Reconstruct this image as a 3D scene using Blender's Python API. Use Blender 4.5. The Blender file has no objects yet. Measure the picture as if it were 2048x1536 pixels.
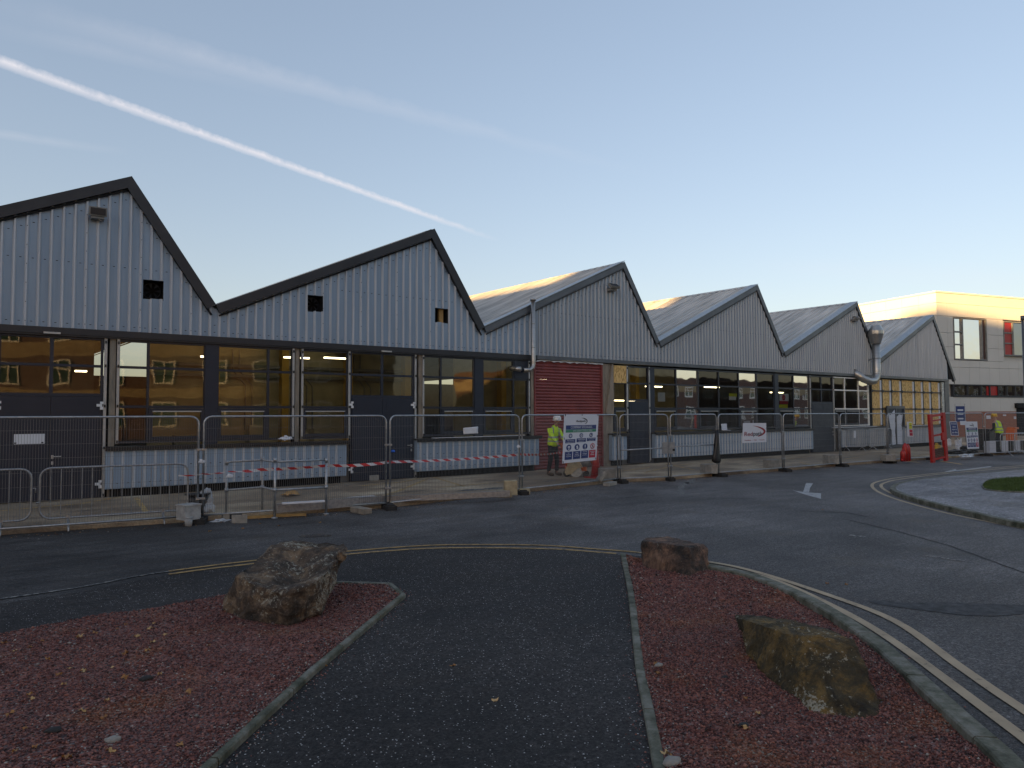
import bpy, bmesh, math, random
import numpy as np
from mathutils import Vector, Matrix, noise
random.seed(7); rs=np.random.RandomState(7)
R=math.radians
S=bpy.context.scene; COL=S.collection
# ---------------------------------------------------------------- camera
F=1420.0; D=18.79; H=1.95; YAW=R(36.1); PITCH=math.atan(62.4/1420); ROLL=0.0045
cr=Vector((math.cos(YAW),-math.sin(YAW),0)); cf=Vector((math.sin(YAW)*math.cos(PITCH),math.cos(YAW)*math.cos(PITCH),math.sin(PITCH)))
cu=cr.cross(cf)
cr2=cr*math.cos(ROLL)-cu*math.sin(ROLL); cu2=cu*math.cos(ROLL)+cr*math.sin(ROLL)
CAM=Vector((0,-D,H))
cam=bpy.data.cameras.new('camera'); co=bpy.data.objects.new('camera',cam); COL.objects.link(co)
co.matrix_world=Matrix(((cr2.x,cu2.x,-cf.x,CAM.x),(cr2.y,cu2.y,-cf.y,CAM.y),(cr2.z,cu2.z,-cf.z,CAM.z),(0,0,0,1)))
cam.sensor_width=36; cam.lens=F/2048*36; cam.clip_end=5000; cam.clip_start=0.05; S.camera=co
# measured positions: where a line of sight meets a real plane of the place
def ray(x,y): return cr2*((x-1024)/F)-cu2*((y-768)/F)+cf
def wp(x,y,Y=0.0):
    d=ray(x,y); return CAM+d*((Y+D)/d.y)
def gp(x,y,z=0.0):
    d=ray(x,y); return CAM+d*((z-H)/d.z)
def pz(x,y,Z): return CAM+ray(x,y)*Z
def fpl(x,y,A,B,off=0.0):
    n=Vector((B[1]-A[1],-(B[0]-A[0]),0)).normalized()
    if n.y>0: n=-n
    a=Vector((A[0],A[1],0))+n*off; d=ray(x,y); return CAM+d*((a-CAM).dot(n)/d.dot(n))
def U(px,y=780,Y=0.0): return wp(px,y,Y).x
# ---------------------------------------------------------------- materials
MATS={}
def nodes(name):
    m=bpy.data.materials.new(name); m.use_nodes=True; nt=m.node_tree
    return m,nt,nt.nodes['Principled BSDF']
def N(nt,t,**kw):
    n=nt.nodes.new(t)
    for k,v in kw.items():
        if k in n.inputs: n.inputs[k].default_value=v
        else: setattr(n,k,v)
    return n
def ramp(nt,src,stops):
    r=nt.nodes.new('ShaderNodeValToRGB'); e=r.color_ramp.elements
    while len(e)<len(stops): e.new(0.5)
    for i,(p,c) in enumerate(stops): e[i].position=p; e[i].color=(c[0],c[1],c[2],1) if not isinstance(c,(int,float)) else (c,c,c,1)
    nt.links.new(src,r.inputs[0]); return r
def mixc(nt,fac,a,b):
    m=nt.nodes.new('ShaderNodeMix'); m.data_type='RGBA'
    def s(v,i):
        if isinstance(v,(tuple,list)): m.inputs[i].default_value=(v[0],v[1],v[2],1)
        else: nt.links.new(v,m.inputs[i])
    s(a,6); s(b,7)
    if isinstance(fac,(int,float)): m.inputs[0].default_value=fac
    else: nt.links.new(fac,m.inputs[0])
    return m.outputs[2]
def mat(name,c,rough=.6,metal=0,var=.15,scale=3,bump=0,bscale=40,stretch=None,emit=0,spec=None):
    if name in MATS: return MATS[name]
    m,nt,p=nodes(name)
    tc=N(nt,'ShaderNodeTexCoord'); src=tc.outputs['Object']
    mp=N(nt,'ShaderNodeMapping'); nt.links.new(src,mp.inputs[0])
    if stretch: mp.inputs['Scale'].default_value=stretch
    n=N(nt,'ShaderNodeTexNoise',Scale=scale,Detail=6,Roughness=.6); nt.links.new(mp.outputs[0],n.inputs['Vector'])
    a=[max(0,x*(1-var)) for x in c]; b=[min(1,x*(1+var)) for x in c]
    r=ramp(nt,n.outputs['Fac'],[(.3,a),(.7,b)])
    nt.links.new(r.outputs[0],p.inputs['Base Color'])
    rr=ramp(nt,n.outputs['Fac'],[(.3,min(1,rough*1.15)),(.7,rough*.85)]); nt.links.new(rr.outputs[0],p.inputs['Roughness'])
    p.inputs['Metallic'].default_value=metal
    if spec is not None: p.inputs['Specular IOR Level'].default_value=spec
    if bump:
        n2=N(nt,'ShaderNodeTexNoise',Scale=bscale,Detail=4); nt.links.new(src,n2.inputs['Vector'])
        b_=N(nt,'ShaderNodeBump',Strength=bump,Distance=.01); nt.links.new(n2.outputs['Fac'],b_.inputs['Height']); nt.links.new(b_.outputs[0],p.inputs['Normal'])
    if emit:
        p.inputs['Emission Color'].default_value=(c[0],c[1],c[2],1); p.inputs['Emission Strength'].default_value=emit
    MATS[name]=m; return m
STR=(6,6,.35)
M=dict(
 clad=mat('blue grey cladding',(.245,.325,.42),.42,.15,.10,1.2,stretch=STR),
 clad2=mat('weathered grey cladding',(.255,.30,.35),.45,.2,.14,1.0,stretch=STR),
 rib=mat('horizon lit rib',(.46,.49,.53),.38,.1,.12,1.2,stretch=STR),  # paler than the pans: horizon light on the ribs put into the colour
 rib2=mat('weathered horizon lit rib',(.40,.43,.465),.42,.15,.12,1.2,stretch=STR),  # same painted-in horizon light, for the grey bays
 clad_low=mat('low cladding',(.25,.33,.425),.45,.1,.12,1.5,stretch=STR),
 anth=mat('anthracite trim',(.024,.025,.030),.45,.1,.15,2),
 anth2=mat('grey trim',(.10,.108,.122),.4,.4,.15,2),
 navy=mat('dark navy paint',(.012,.018,.034),.45,0,.15,2),
 frame=mat('dark window frame',(.014,.019,.032),.4,0,.12,2),
 alu=mat('bare aluminium strip',(.42,.42,.41),.45,.4,.15,5),
 white=mat('white plastic',(.7,.71,.72),.5,0,.05,4),
 galv=mat('galvanised steel',(.36,.375,.39),.4,.75,.22,14),
 wire=mat('fence wire',(.20,.205,.21),.5,.6,.1,3),
 steel=mat('stainless flue steel',(.42,.41,.39),.34,.85,.12,2,stretch=(1,1,5)),
 conc=mat('pillar concrete',(.25,.215,.17),.85,0,.30,3,.5,60,stretch=(2,2,.6)),
 block=mat('concrete block',(.27,.255,.225),.9,0,.25,8,.5,90),
 blocky=mat('sandy block',(.36,.30,.19),.9,0,.25,8,.5,90),
 rubber=mat('black rubber foot',(.022,.021,.02),.8,0,.3,8,.3,60),
 black=mat('black plastic',(.012,.012,.013),.45,0,.2,5),
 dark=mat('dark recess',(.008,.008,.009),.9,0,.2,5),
 red=mat('red plastic',(.36,.018,.016),.4,0,.12,5),
 orange=mat('orange paint',(.55,.12,.025),.45,0,.2,8),
 yellow=mat('yellow plastic',(.65,.38,.03),.5,0,.1,5),
 paper=mat('white paper',(.66,.67,.70),.8,0,.04,5),
 board=mat('sign board white',(.60,.62,.68),.5,0,.03,3),
 blue=mat('sign blue',(.02,.04,.16),.5,0,.05,5),
 green=mat('sign green',(.03,.22,.12),.5,0,.05,5),
 sred=mat('sign red',(.42,.02,.05),.5,0,.05,5),
 maroon=mat('logo maroon',(.26,.015,.03),.5,0,.05,5),
 ink=mat('black ink',(.02,.02,.025),.6,0,.05,5),
 signyellow=mat('sign yellow green',(.60,.60,.03),.5,0,.05,5),
 hub=mat('skin',(.45,.24,.17),.6,0,.08,20),
 trouser=mat('dark work trousers',(.018,.019,.023),.85,0,.3,12,.4,30),
 boot=mat('brown work boot',(.07,.05,.035),.7,0,.3,12),
 glove=mat('grey glove',(.09,.09,.10),.8,0,.2,12),
 hat=mat('white hard hat',(.75,.75,.73),.3,0,.03,5),
 timber=mat('timber plank',(.38,.24,.09),.8,0,.25,6,.2,40,stretch=(1,1,1)),
 card=mat('brown cardboard',(.42,.24,.09),.85,0,.2,6),
 poly=mat('clear polythene',(.62,.66,.70),.25,0,.15,14),
 cream=mat('cream render',(.23,.17,.09),.8,0,.08,2),
 inwall=mat('interior cream wall',(.36,.33,.22),.8,0,.25,1.0),
 inyel=mat('interior yellow column',(.50,.33,.06),.6,0,.1,2),
 incol=mat('interior grey',(.20,.20,.19),.7,0,.2,2),
 infloor=mat('interior floor',(.10,.095,.085),.5,0,.2,2),
 roofin=mat('roof underside',(.16,.16,.15),.8,0,.2,2),
 winwhite=mat('white upvc frame',(.75,.74,.70),.4,0,.04,3),
 dkwhite=mat('off white panel',(.54,.52,.48),.5,0,.04,.6),
 soil=mat('leaf litter',(.10,.05,.025),.9,0,.4,12),
 grass=mat('grass blades',(.06,.10,.02),.8,0,.4,5),
 weed=mat('dry weed',(.22,.20,.08),.8,0,.3,9),
)
def glassmat(name,tint,refl,rough=.02,wav=.25):
    m,nt,p=nodes(name); nt.nodes.remove(p); out=nt.nodes['Material Output']
    t=N(nt,'ShaderNodeBsdfTransparent'); t.inputs[0].default_value=(*tint,1)
    g=N(nt,'ShaderNodeBsdfGlossy'); g.inputs['Roughness'].default_value=rough; g.inputs[0].default_value=(.95,.95,.95,1)
    fr=N(nt,'ShaderNodeFresnel',IOR=1.5)
    mt=N(nt,'ShaderNodeMath',operation='MULTIPLY_ADD'); mt.inputs[1].default_value=1.5; mt.inputs[2].default_value=refl
    mt.inputs[1].default_value=.85; nt.links.new(fr.outputs[0],mt.inputs[0]); mt.use_clamp=True
    tc=N(nt,'ShaderNodeTexCoord'); n=N(nt,'ShaderNodeTexNoise',Scale=1.1,Detail=1); nt.links.new(tc.outputs['Object'],n.inputs['Vector'])
    b=N(nt,'ShaderNodeBump',Strength=wav,Distance=.03); nt.links.new(n.outputs['Fac'],b.inputs['Height']); nt.links.new(b.outputs[0],g.inputs['Normal'])
    mx=N(nt,'ShaderNodeMixShader'); nt.links.new(mt.outputs[0],mx.inputs[0]); nt.links.new(t.outputs[0],mx.inputs[1]); nt.links.new(g.outputs[0],mx.inputs[2])
    nt.links.new(mx.outputs[0],out.inputs[0]); return m
M['glass']=glassmat('window glass',(.66,.69,.66),.025,wav=.10)
M['glass_dark']=glassmat('dark office glass',(.10,.11,.12),.30,wav=.35)
def clearmat():
    m,nt,p=nodes('clear polythene film'); p.inputs['Base Color'].default_value=(.7,.74,.78,1); p.inputs['Alpha'].default_value=.55; p.inputs['Roughness'].default_value=.25; return m
M['poly']=clearmat()
# roof: metal sheets with rust-free stains
def roofmat(name,c):
    m,nt,p=nodes(name); tc=N(nt,'ShaderNodeTexCoord')
    mp=N(nt,'ShaderNodeMapping'); mp.inputs['Scale'].default_value=(.25,1.2,.25); nt.links.new(tc.outputs['Object'],mp.inputs[0])
    n=N(nt,'ShaderNodeTexNoise',Scale=2.2,Detail=5); nt.links.new(mp.outputs[0],n.inputs['Vector'])
    r=ramp(nt,n.outputs['Fac'],[(.35,[x*.6 for x in c]),(.65,c)]); nt.links.new(r.outputs[0],p.inputs['Base Color'])
    p.inputs['Roughness'].default_value=.5; p.inputs['Metallic'].default_value=.15; return m
M['roof']=roofmat('roof sheet',(.60,.57,.52))
def osb():
    m,nt,p=nodes('oriented strand board'); tc=N(nt,'ShaderNodeTexCoord')
    v=N(nt,'ShaderNodeTexVoronoi',Scale=11); mp=N(nt,'ShaderNodeMapping'); mp.inputs['Scale'].default_value=(2.2,1,1); nt.links.new(tc.outputs['Object'],mp.inputs[0]); nt.links.new(mp.outputs[0],v.inputs['Vector'])
    sp=N(nt,'ShaderNodeSeparateColor'); nt.links.new(v.outputs['Color'],sp.inputs[0])
    r=ramp(nt,sp.outputs[0],[(0,(.38,.21,.06)),(.4,(.62,.40,.14)),(1,(.78,.55,.23))]); nt.links.new(r.outputs[0],p.inputs['Base Color']); p.inputs['Roughness'].default_value=.8; return m
M['osb']=osb()
def asphalt(name,base,chips,tint=(1,1,1),chipcol=(.42,.41,.38)):
    m,nt,p=nodes(name); tc=N(nt,'ShaderNodeTexCoord'); o=tc.outputs['Object']
    n1=N(nt,'ShaderNodeTexNoise',Scale=.35,Detail=5,Roughness=.6); nt.links.new(o,n1.inputs['Vector'])
    mpw=N(nt,'ShaderNodeMapping'); mpw.inputs['Scale'].default_value=(.6,2.2,1); mpw.inputs['Rotation'].default_value=(0,0,.25); nt.links.new(o,mpw.inputs[0])
    n3=N(nt,'ShaderNodeTexNoise',Scale=1.6,Detail=6,Roughness=.65); nt.links.new(mpw.outputs[0],n3.inputs['Vector'])
    n2=N(nt,'ShaderNodeTexNoise',Scale=48,Detail=6,Roughness=.8); nt.links.new(o,n2.inputs['Vector'])
    b=[base*t for t in tint]
    c1=ramp(nt,n1.outputs['Fac'],[(.3,[x*.65 for x in b]),(.7,[x*1.4 for x in b])])
    c3=ramp(nt,n3.outputs['Fac'],[(.3,.62),(.72,1.45)])
    c2=ramp(nt,n2.outputs['Fac'],[(.38,.30),(.62,1.9)])
    mm=N(nt,'ShaderNodeMix',data_type='RGBA',blend_type='MULTIPLY'); mm.inputs[0].default_value=1; nt.links.new(c1.outputs[0],mm.inputs[6]); nt.links.new(c2.outputs[0],mm.inputs[7])
    m3=N(nt,'ShaderNodeMix',data_type='RGBA',blend_type='MULTIPLY'); m3.inputs[0].default_value=1; nt.links.new(mm.outputs[2],m3.inputs[6]); nt.links.new(c3.outputs[0],m3.inputs[7])
    n5=N(nt,'ShaderNodeTexNoise',Scale=17,Detail=9,Roughness=.85); nt.links.new(o,n5.inputs['Vector']); c5=ramp(nt,n5.outputs['Fac'],[(.36,.55),(.5,1.0),(.66,2.0)])
    m5=N(nt,'ShaderNodeMix',data_type='RGBA',blend_type='MULTIPLY'); m5.inputs[0].default_value=1; nt.links.new(m3.outputs[2],m5.inputs[6]); nt.links.new(c5.outputs[0],m5.inputs[7])
    colr=m5.outputs[2]
    nb=N(nt,'ShaderNodeTexNoise',Scale=.9,Detail=6,Roughness=.7); nt.links.new(o,nb.inputs['Vector']); rb=ramp(nt,nb.outputs['Fac'],[(.55,0.0),(.72,.55)])
    colr=mixc(nt,rb.outputs[0],colr,(base*1.35,base*1.12,base*.85))
    if not chips:
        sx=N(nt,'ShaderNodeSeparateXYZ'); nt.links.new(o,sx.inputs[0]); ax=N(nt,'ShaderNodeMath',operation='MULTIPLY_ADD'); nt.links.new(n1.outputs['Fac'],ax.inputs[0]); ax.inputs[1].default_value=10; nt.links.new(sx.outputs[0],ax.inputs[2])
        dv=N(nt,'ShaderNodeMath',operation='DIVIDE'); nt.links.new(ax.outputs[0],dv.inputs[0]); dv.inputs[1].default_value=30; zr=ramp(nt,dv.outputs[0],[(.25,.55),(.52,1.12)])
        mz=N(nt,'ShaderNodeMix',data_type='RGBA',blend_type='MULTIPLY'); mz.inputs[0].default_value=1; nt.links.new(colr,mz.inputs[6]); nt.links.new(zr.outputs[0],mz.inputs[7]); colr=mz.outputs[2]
    v=N(nt,'ShaderNodeTexVoronoi',Scale=50 if chips else 55); nt.links.new(o,v.inputs['Vector'])
    sp=N(nt,'ShaderNodeSeparateColor'); nt.links.new(v.outputs['Color'],sp.inputs[0])
    dens=ramp(nt,n3.outputs['Fac'],[(.3,.84),(.7,.50)]) if chips else ramp(nt,n3.outputs['Fac'],[(.3,.99),(.8,.90)])
    gt=N(nt,'ShaderNodeMath',operation='GREATER_THAN'); nt.links.new(sp.outputs[0],gt.inputs[0]); nt.links.new(dens.outputs[0],gt.inputs[1])
    rad=N(nt,'ShaderNodeMath',operation='MULTIPLY_ADD'); nt.links.new(sp.outputs[1],rad.inputs[0]); rad.inputs[1].default_value=.22; rad.inputs[2].default_value=.08
    lt=N(nt,'ShaderNodeMath',operation='LESS_THAN'); nt.links.new(v.outputs['Distance'],lt.inputs[0]); nt.links.new(rad.outputs[0],lt.inputs[1])
    k=N(nt,'ShaderNodeMath',operation='MULTIPLY'); nt.links.new(gt.outputs[0],k.inputs[0]); nt.links.new(lt.outputs[0],k.inputs[1])
    cc=ramp(nt,sp.outputs[2],[(0,[x*.55 for x in chipcol]),(1,chipcol)])
    nt.links.new(mixc(nt,k.outputs[0],colr,cc.outputs[0]),p.inputs['Base Color'])
    rr=ramp(nt,n3.outputs['Fac'],[(.3,.62),(.7,.85)]); nt.links.new(rr.outputs[0],p.inputs['Roughness'])
    p.inputs['Specular IOR Level'].default_value=.22
    bp=N(nt,'ShaderNodeBump',Strength=.7,Distance=.006); nt.links.new(n2.outputs['Fac'],bp.inputs['Height']); nt.links.new(bp.outputs[0],p.inputs['Normal'])
    return m
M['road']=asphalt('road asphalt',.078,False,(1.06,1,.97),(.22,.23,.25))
M['path']=asphalt('chipped asphalt path',.025,True,(1.10,1,.95),(.68,.66,.63))
M['isl']=asphalt('pavement asphalt',.14,False,(1.02,1,1.03))
def padmat():
    m,nt,p=nodes('stained concrete apron'); tc=N(nt,'ShaderNodeTexCoord'); o=tc.outputs['Object']
    mp=N(nt,'ShaderNodeMapping'); mp.inputs['Scale'].default_value=(.5,1.1,1); nt.links.new(o,mp.inputs[0])
    n1=N(nt,'ShaderNodeTexNoise',Scale=1.1,Detail=7,Roughness=.65,Distortion=.6); nt.links.new(mp.outputs[0],n1.inputs['Vector'])
    r=ramp(nt,n1.outputs['Fac'],[(.30,(.08,.06,.045)),(.42,(.25,.185,.12)),(.55,(.44,.345,.23)),(.7,(.56,.48,.35))])
    n0=N(nt,'ShaderNodeTexNoise',Scale=.22,Detail=2); nt.links.new(o,n0.inputs['Vector'])
    r0=ramp(nt,n0.outputs['Fac'],[(.45,0.0),(.58,.5)])
    c=mixc(nt,r0.outputs[0],r.outputs[0],(.11,.08,.058))
    n2=N(nt,'ShaderNodeTexNoise',Scale=30,Detail=4); nt.links.new(o,n2.inputs['Vector']); r2=ramp(nt,n2.outputs['Fac'],[(.3,.75),(.7,1.2)])
    mm=N(nt,'ShaderNodeMix',data_type='RGBA',blend_type='MULTIPLY'); mm.inputs[0].default_value=1; nt.links.new(c,mm.inputs[6]); nt.links.new(r2.outputs[0],mm.inputs[7])
    nt.links.new(mm.outputs[2],p.inputs['Base Color']); rr=ramp(nt,n1.outputs['Fac'],[(.3,.45),(.6,.85)]); nt.links.new(rr.outputs[0],p.inputs['Roughness'])
    bp=N(nt,'ShaderNodeBump',Strength=.3,Distance=.01); nt.links.new(n2.outputs['Fac'],bp.inputs['Height']); nt.links.new(bp.outputs[0],p.inputs['Normal']); return m
M['pad']=padmat()
def wornpaint(name,c,under,lo=.42,hi=.52,sc=14):
    m,nt,p=nodes(name); tc=N(nt,'ShaderNodeTexCoord'); n=N(nt,'ShaderNodeTexNoise',Scale=sc,Detail=8,Roughness=.7); nt.links.new(tc.outputs['Object'],n.inputs['Vector'])
    r=ramp(nt,n.outputs['Fac'],[(lo,0.0),(hi,1.0)])
    n2=N(nt,'ShaderNodeTexNoise',Scale=3,Detail=5); nt.links.new(tc.outputs['Object'],n2.inputs['Vector']); c2=ramp(nt,n2.outputs['Fac'],[(.3,[x*.7 for x in c]),(.7,c)])
    nt.links.new(mixc(nt,r.outputs[0],under,c2.outputs[0]),p.inputs['Base Color']); p.inputs['Roughness'].default_value=.8; return m
M['yline']=wornpaint('worn yellow line',(.42,.27,.10),(.06,.05,.04),.38,.50,10)
M['ypale']=wornpaint('pale cream line',(.46,.36,.235),(.06,.055,.05),.30,.40,12)
M['wline']=wornpaint('worn white paint',(.42,.43,.43),(.07,.07,.075),.36,.46,12)
M['wfaint']=wornpaint('faded white paint',(.30,.29,.26),(.045,.047,.05),.47,.56,16)
M['ypad']=wornpaint('worn hatch paint',(.55,.37,.14),(.20,.155,.11),.40,.52,7)
def brick(name,a,b,mortar):
    m,nt,p=nodes(name); tc=N(nt,'ShaderNodeTexCoord'); geo=N(nt,'ShaderNodeSeparateXYZ'); nt.links.new(tc.outputs['Object'],geo.inputs[0])
    ad=N(nt,'ShaderNodeMath',operation='ADD'); nt.links.new(geo.outputs[0],ad.inputs[0]); nt.links.new(geo.outputs[1],ad.inputs[1])
    cb=N(nt,'ShaderNodeCombineXYZ'); nt.links.new(ad.outputs[0],cb.inputs[0]); nt.links.new(geo.outputs[2],cb.inputs[1])
    br=N(nt,'ShaderNodeTexBrick',Scale=1.0); br.inputs['Brick Width'].default_value=.225; br.inputs['Row Height'].default_value=.075; br.inputs['Mortar Size'].default_value=.006
    br.inputs['Color1'].default_value=(*a,1); br.inputs['Color2'].default_value=(*b,1); br.inputs['Mortar'].default_value=(*mortar,1)
    nt.links.new(cb.outputs[0],br.inputs['Vector']); nt.links.new(br.outputs['Color'],p.inputs['Base Color']); p.inputs['Roughness'].default_value=.85; return m
M['brick']=brick('red brick',(.085,.034,.024),(.06,.024,.017),(.13,.11,.09))
M['brick2']=brick('orange red brick',(.34,.125,.075),(.27,.095,.06),(.28,.22,.18))
def shuttermat():
    m,nt,p=nodes('faded red shutter'); tc=N(nt,'ShaderNodeTexCoord'); n=N(nt,'ShaderNodeTexNoise',Scale=1.4,Detail=7,Roughness=.7); nt.links.new(tc.outputs['Object'],n.inputs['Vector'])
    r=ramp(nt,n.outputs['Fac'],[(.3,(.15,.027,.026)),(.6,(.23,.05,.045)),(.8,(.30,.10,.09))]); nt.links.new(r.outputs[0],p.inputs['Base Color']); p.inputs['Roughness'].default_value=.55; return m
M['shutter']=shuttermat()
def gravelmat(island):
    m,nt,p=nodes('red granite chips' if island else 'gravel bed base')
    tc=N(nt,'ShaderNodeTexCoord'); o=tc.outputs['Object']
    big=N(nt,'ShaderNodeTexNoise',Scale=1.3,Detail=4); nt.links.new(o,big.inputs['Vector'])
    if island:
        g=N(nt,'ShaderNodeNewGeometry'); src=g.outputs['Random Per Island']
    else:
        v=N(nt,'ShaderNodeTexVoronoi',Scale=60); nt.links.new(o,v.inputs['Vector']); sp=N(nt,'ShaderNodeSeparateColor'); nt.links.new(v.outputs['Color'],sp.inputs[0]); src=sp.outputs[0]
    r=ramp(nt,src,[(0,(.024,.010,.009)),(.3,(.10,.033,.027)),(.6,(.20,.070,.053)),(.87,(.31,.13,.095)),(.975,(.11,.10,.10)),(.998,(.42,.38,.32))])
    r2=ramp(nt,src,[(0,(.10,.035,.015)),(.4,(.22,.075,.03)),(.8,(.34,.13,.055)),(.98,(.30,.25,.18))])
    bf=ramp(nt,big.outputs['Fac'],[(.54,0.0),(.72,.8)])
    nt.links.new(mixc(nt,bf.outputs[0],r.outputs[0],r2.outputs[0]),p.inputs['Base Color']); p.inputs['Roughness'].default_value=.75
    if not island:
        b=N(nt,'ShaderNodeBump',Strength=1,Distance=.015); nt.links.new(v.outputs['Distance'],b.inputs['Height']); b.invert=True; nt.links.new(b.outputs[0],p.inputs['Normal'])
    return m
M['gbase']=gravelmat(False); M['gstone']=gravelmat(True)
def kerbmat():
    m,nt,p=nodes('mossy concrete kerb'); tc=N(nt,'ShaderNodeTexCoord'); o=tc.outputs['Object']
    n=N(nt,'ShaderNodeTexNoise',Scale=5,Detail=7,Roughness=.7); nt.links.new(o,n.inputs['Vector'])
    r=ramp(nt,n.outputs['Fac'],[(.33,(.035,.04,.024)),(.48,(.11,.112,.08)),(.66,(.22,.215,.18))]); nt.links.new(r.outputs[0],p.inputs['Base Color']); p.inputs['Roughness'].default_value=.9
    n2=N(nt,'ShaderNodeTexNoise',Scale=60,Detail=4); nt.links.new(o,n2.inputs['Vector']); b=N(nt,'ShaderNodeBump',Strength=.6,Distance=.008); nt.links.new(n2.outputs['Fac'],b.inputs['Height']); nt.links.new(b.outputs[0],p.inputs['Normal']); return m
M['kerb']=kerbmat()
def stonemat(name,a,b,c,lich,lo=.62,seed=0):
    m,nt,p=nodes(name); tc=N(nt,'ShaderNodeTexCoord'); mp=N(nt,'ShaderNodeMapping'); mp.inputs['Location'].default_value=(seed,seed*.7,0); nt.links.new(tc.outputs['Object'],mp.inputs[0]); o=mp.outputs[0]
    n=N(nt,'ShaderNodeTexNoise',Scale=3.6,Detail=12,Roughness=.78,Distortion=.4); nt.links.new(o,n.inputs['Vector'])
    r=ramp(nt,n.outputs['Fac'],[(.36,a),(.49,b),(.62,c)])
    v=N(nt,'ShaderNodeTexNoise',Scale=26,Detail=5,Roughness=.75); nt.links.new(o,v.inputs['Vector'])
    n4=N(nt,'ShaderNodeTexNoise',Scale=2.4,Detail=2); nt.links.new(o,n4.inputs['Vector'])
    ad=N(nt,'ShaderNodeMath',operation='MULTIPLY_ADD'); nt.links.new(n4.outputs['Fac'],ad.inputs[0]); ad.inputs[1].default_value=.55; nt.links.new(v.outputs['Fac'],ad.inputs[2])
    k=ramp(nt,ad.outputs[0],[(lo+.26,0.0),(lo+.30,.8)])
    nt.links.new(mixc(nt,k.outputs[0],r.outputs[0],lich),p.inputs['Base Color']); p.inputs['Roughness'].default_value=.85
    n3=N(nt,'ShaderNodeTexNoise',Scale=22,Detail=8,Roughness=.7); nt.links.new(o,n3.inputs['Vector'])
    b_=N(nt,'ShaderNodeBump',Strength=1.0,Distance=.04); nt.links.new(n3.outputs['Fac'],b_.inputs['Height']); nt.links.new(b_.outputs[0],p.inputs['Normal']); return m
M['st1']=stonemat('brown sandstone',(.018,.016,.012),(.075,.053,.036),(.25,.175,.105),(.36,.35,.28),.585)
M['st2']=stonemat('red sandstone',(.014,.014,.012),(.085,.052,.036),(.27,.155,.095),(.20,.20,.16),.66,4)
M['st3']=stonemat('mossy sandstone',(.016,.014,.009),(.06,.045,.018),(.22,.135,.036),(.42,.40,.31),.635,9)
def leafmat():
    m,nt,p=nodes('dry autumn leaf'); oi=N(nt,'ShaderNodeObjectInfo'); r=ramp(nt,oi.outputs['Random'],[(0,(.28,.13,.04)),(.5,(.42,.24,.08)),(1,(.50,.34,.16))]); nt.links.new(r.outputs[0],p.inputs['Base Color']); p.inputs['Roughness'].default_value=.7; return m
M['leaf']=leafmat()
def hivis(name,bands):
    m,nt,p=nodes(name); tc=N(nt,'ShaderNodeTexCoord'); s=N(nt,'ShaderNodeSeparateXYZ'); nt.links.new(tc.outputs['Object'],s.inputs[0])
    last=None
    for ax,a,b,lo in bands:
        g1=N(nt,'ShaderNodeMath',operation='GREATER_THAN'); g2=N(nt,'ShaderNodeMath',operation='LESS_THAN')
        v=s.outputs[ax]
        if ax==1:
            ab=N(nt,'ShaderNodeMath',operation='ABSOLUTE'); nt.links.new(v,ab.inputs[0]); v=ab.outputs[0]
        nt.links.new(v,g1.inputs[0]); g1.inputs[1].default_value=a; nt.links.new(v,g2.inputs[0]); g2.inputs[1].default_value=b
        k=N(nt,'ShaderNodeMath',operation='MULTIPLY'); nt.links.new(g1.outputs[0],k.inputs[0]); nt.links.new(g2.outputs[0],k.inputs[1]); k=k.outputs[0]
        if lo is not None:
            g3=N(nt,'ShaderNodeMath',operation='GREATER_THAN'); nt.links.new(s.outputs[2],g3.inputs[0]); g3.inputs[1].default_value=lo
            k2=N(nt,'ShaderNodeMath',operation='MULTIPLY'); nt.links.new(k,k2.inputs[0]); nt.links.new(g3.outputs[0],k2.inputs[1]); k=k2.outputs[0]
        if last is None: last=k
        else:
            mx=N(nt,'ShaderNodeMath',operation='MAXIMUM'); nt.links.new(last,mx.inputs[0]); nt.links.new(k,mx.inputs[1]); last=mx.outputs[0]
    n=N(nt,'ShaderNodeTexNoise',Scale=9,Detail=5); nt.links.new(tc.outputs['Object'],n.inputs['Vector']); c=ramp(nt,n.outputs['Fac'],[(.3,(.48,.72,.02)),(.7,(.66,.90,.04))])
    nt.links.new(mixc(nt,last,c.outputs[0],(.30,.33,.33)),p.inputs['Base Color']); p.inputs['Roughness'].default_value=.7
    b=N(nt,'ShaderNodeBump',Strength=.6,Distance=.03); nt.links.new(n.outputs['Fac'],b.inputs['Height']); nt.links.new(b.outputs[0],p.inputs['Normal']); return m
M['hv1']=hivis('hi vis hoodie',[(2,1.03,1.075,None),(2,1.15,1.20,None),(1,.10,.145,1.17)])
M['hv2']=hivis('hi vis vest',[(2,1.02,1.07,None),(2,1.16,1.21,None),(1,.10,.145,1.17)])
def tapemat():
    m,nt,p=nodes('red and white barrier tape'); tc=N(nt,'ShaderNodeTexCoord'); s=N(nt,'ShaderNodeSeparateXYZ'); nt.links.new(tc.outputs['UV'],s.inputs[0])
    sm=N(nt,'ShaderNodeMath',operation='MULTIPLY_ADD'); nt.links.new(s.outputs[1],sm.inputs[0]); sm.inputs[1].default_value=.1; nt.links.new(s.outputs[0],sm.inputs[2])
    mo=N(nt,'ShaderNodeMath',operation='MODULO'); nt.links.new(sm.outputs[0],mo.inputs[0]); mo.inputs[1].default_value=.30
    g=N(nt,'ShaderNodeMath',operation='GREATER_THAN'); nt.links.new(mo.outputs[0],g.inputs[0]); g.inputs[1].default_value=.15
    nt.links.new(mixc(nt,g.outputs[0],(.62,.62,.64),(.55,.03,.03)),p.inputs['Base Color']); p.inputs['Roughness'].default_value=.35; return m
M['tape']=tapemat()
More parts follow.
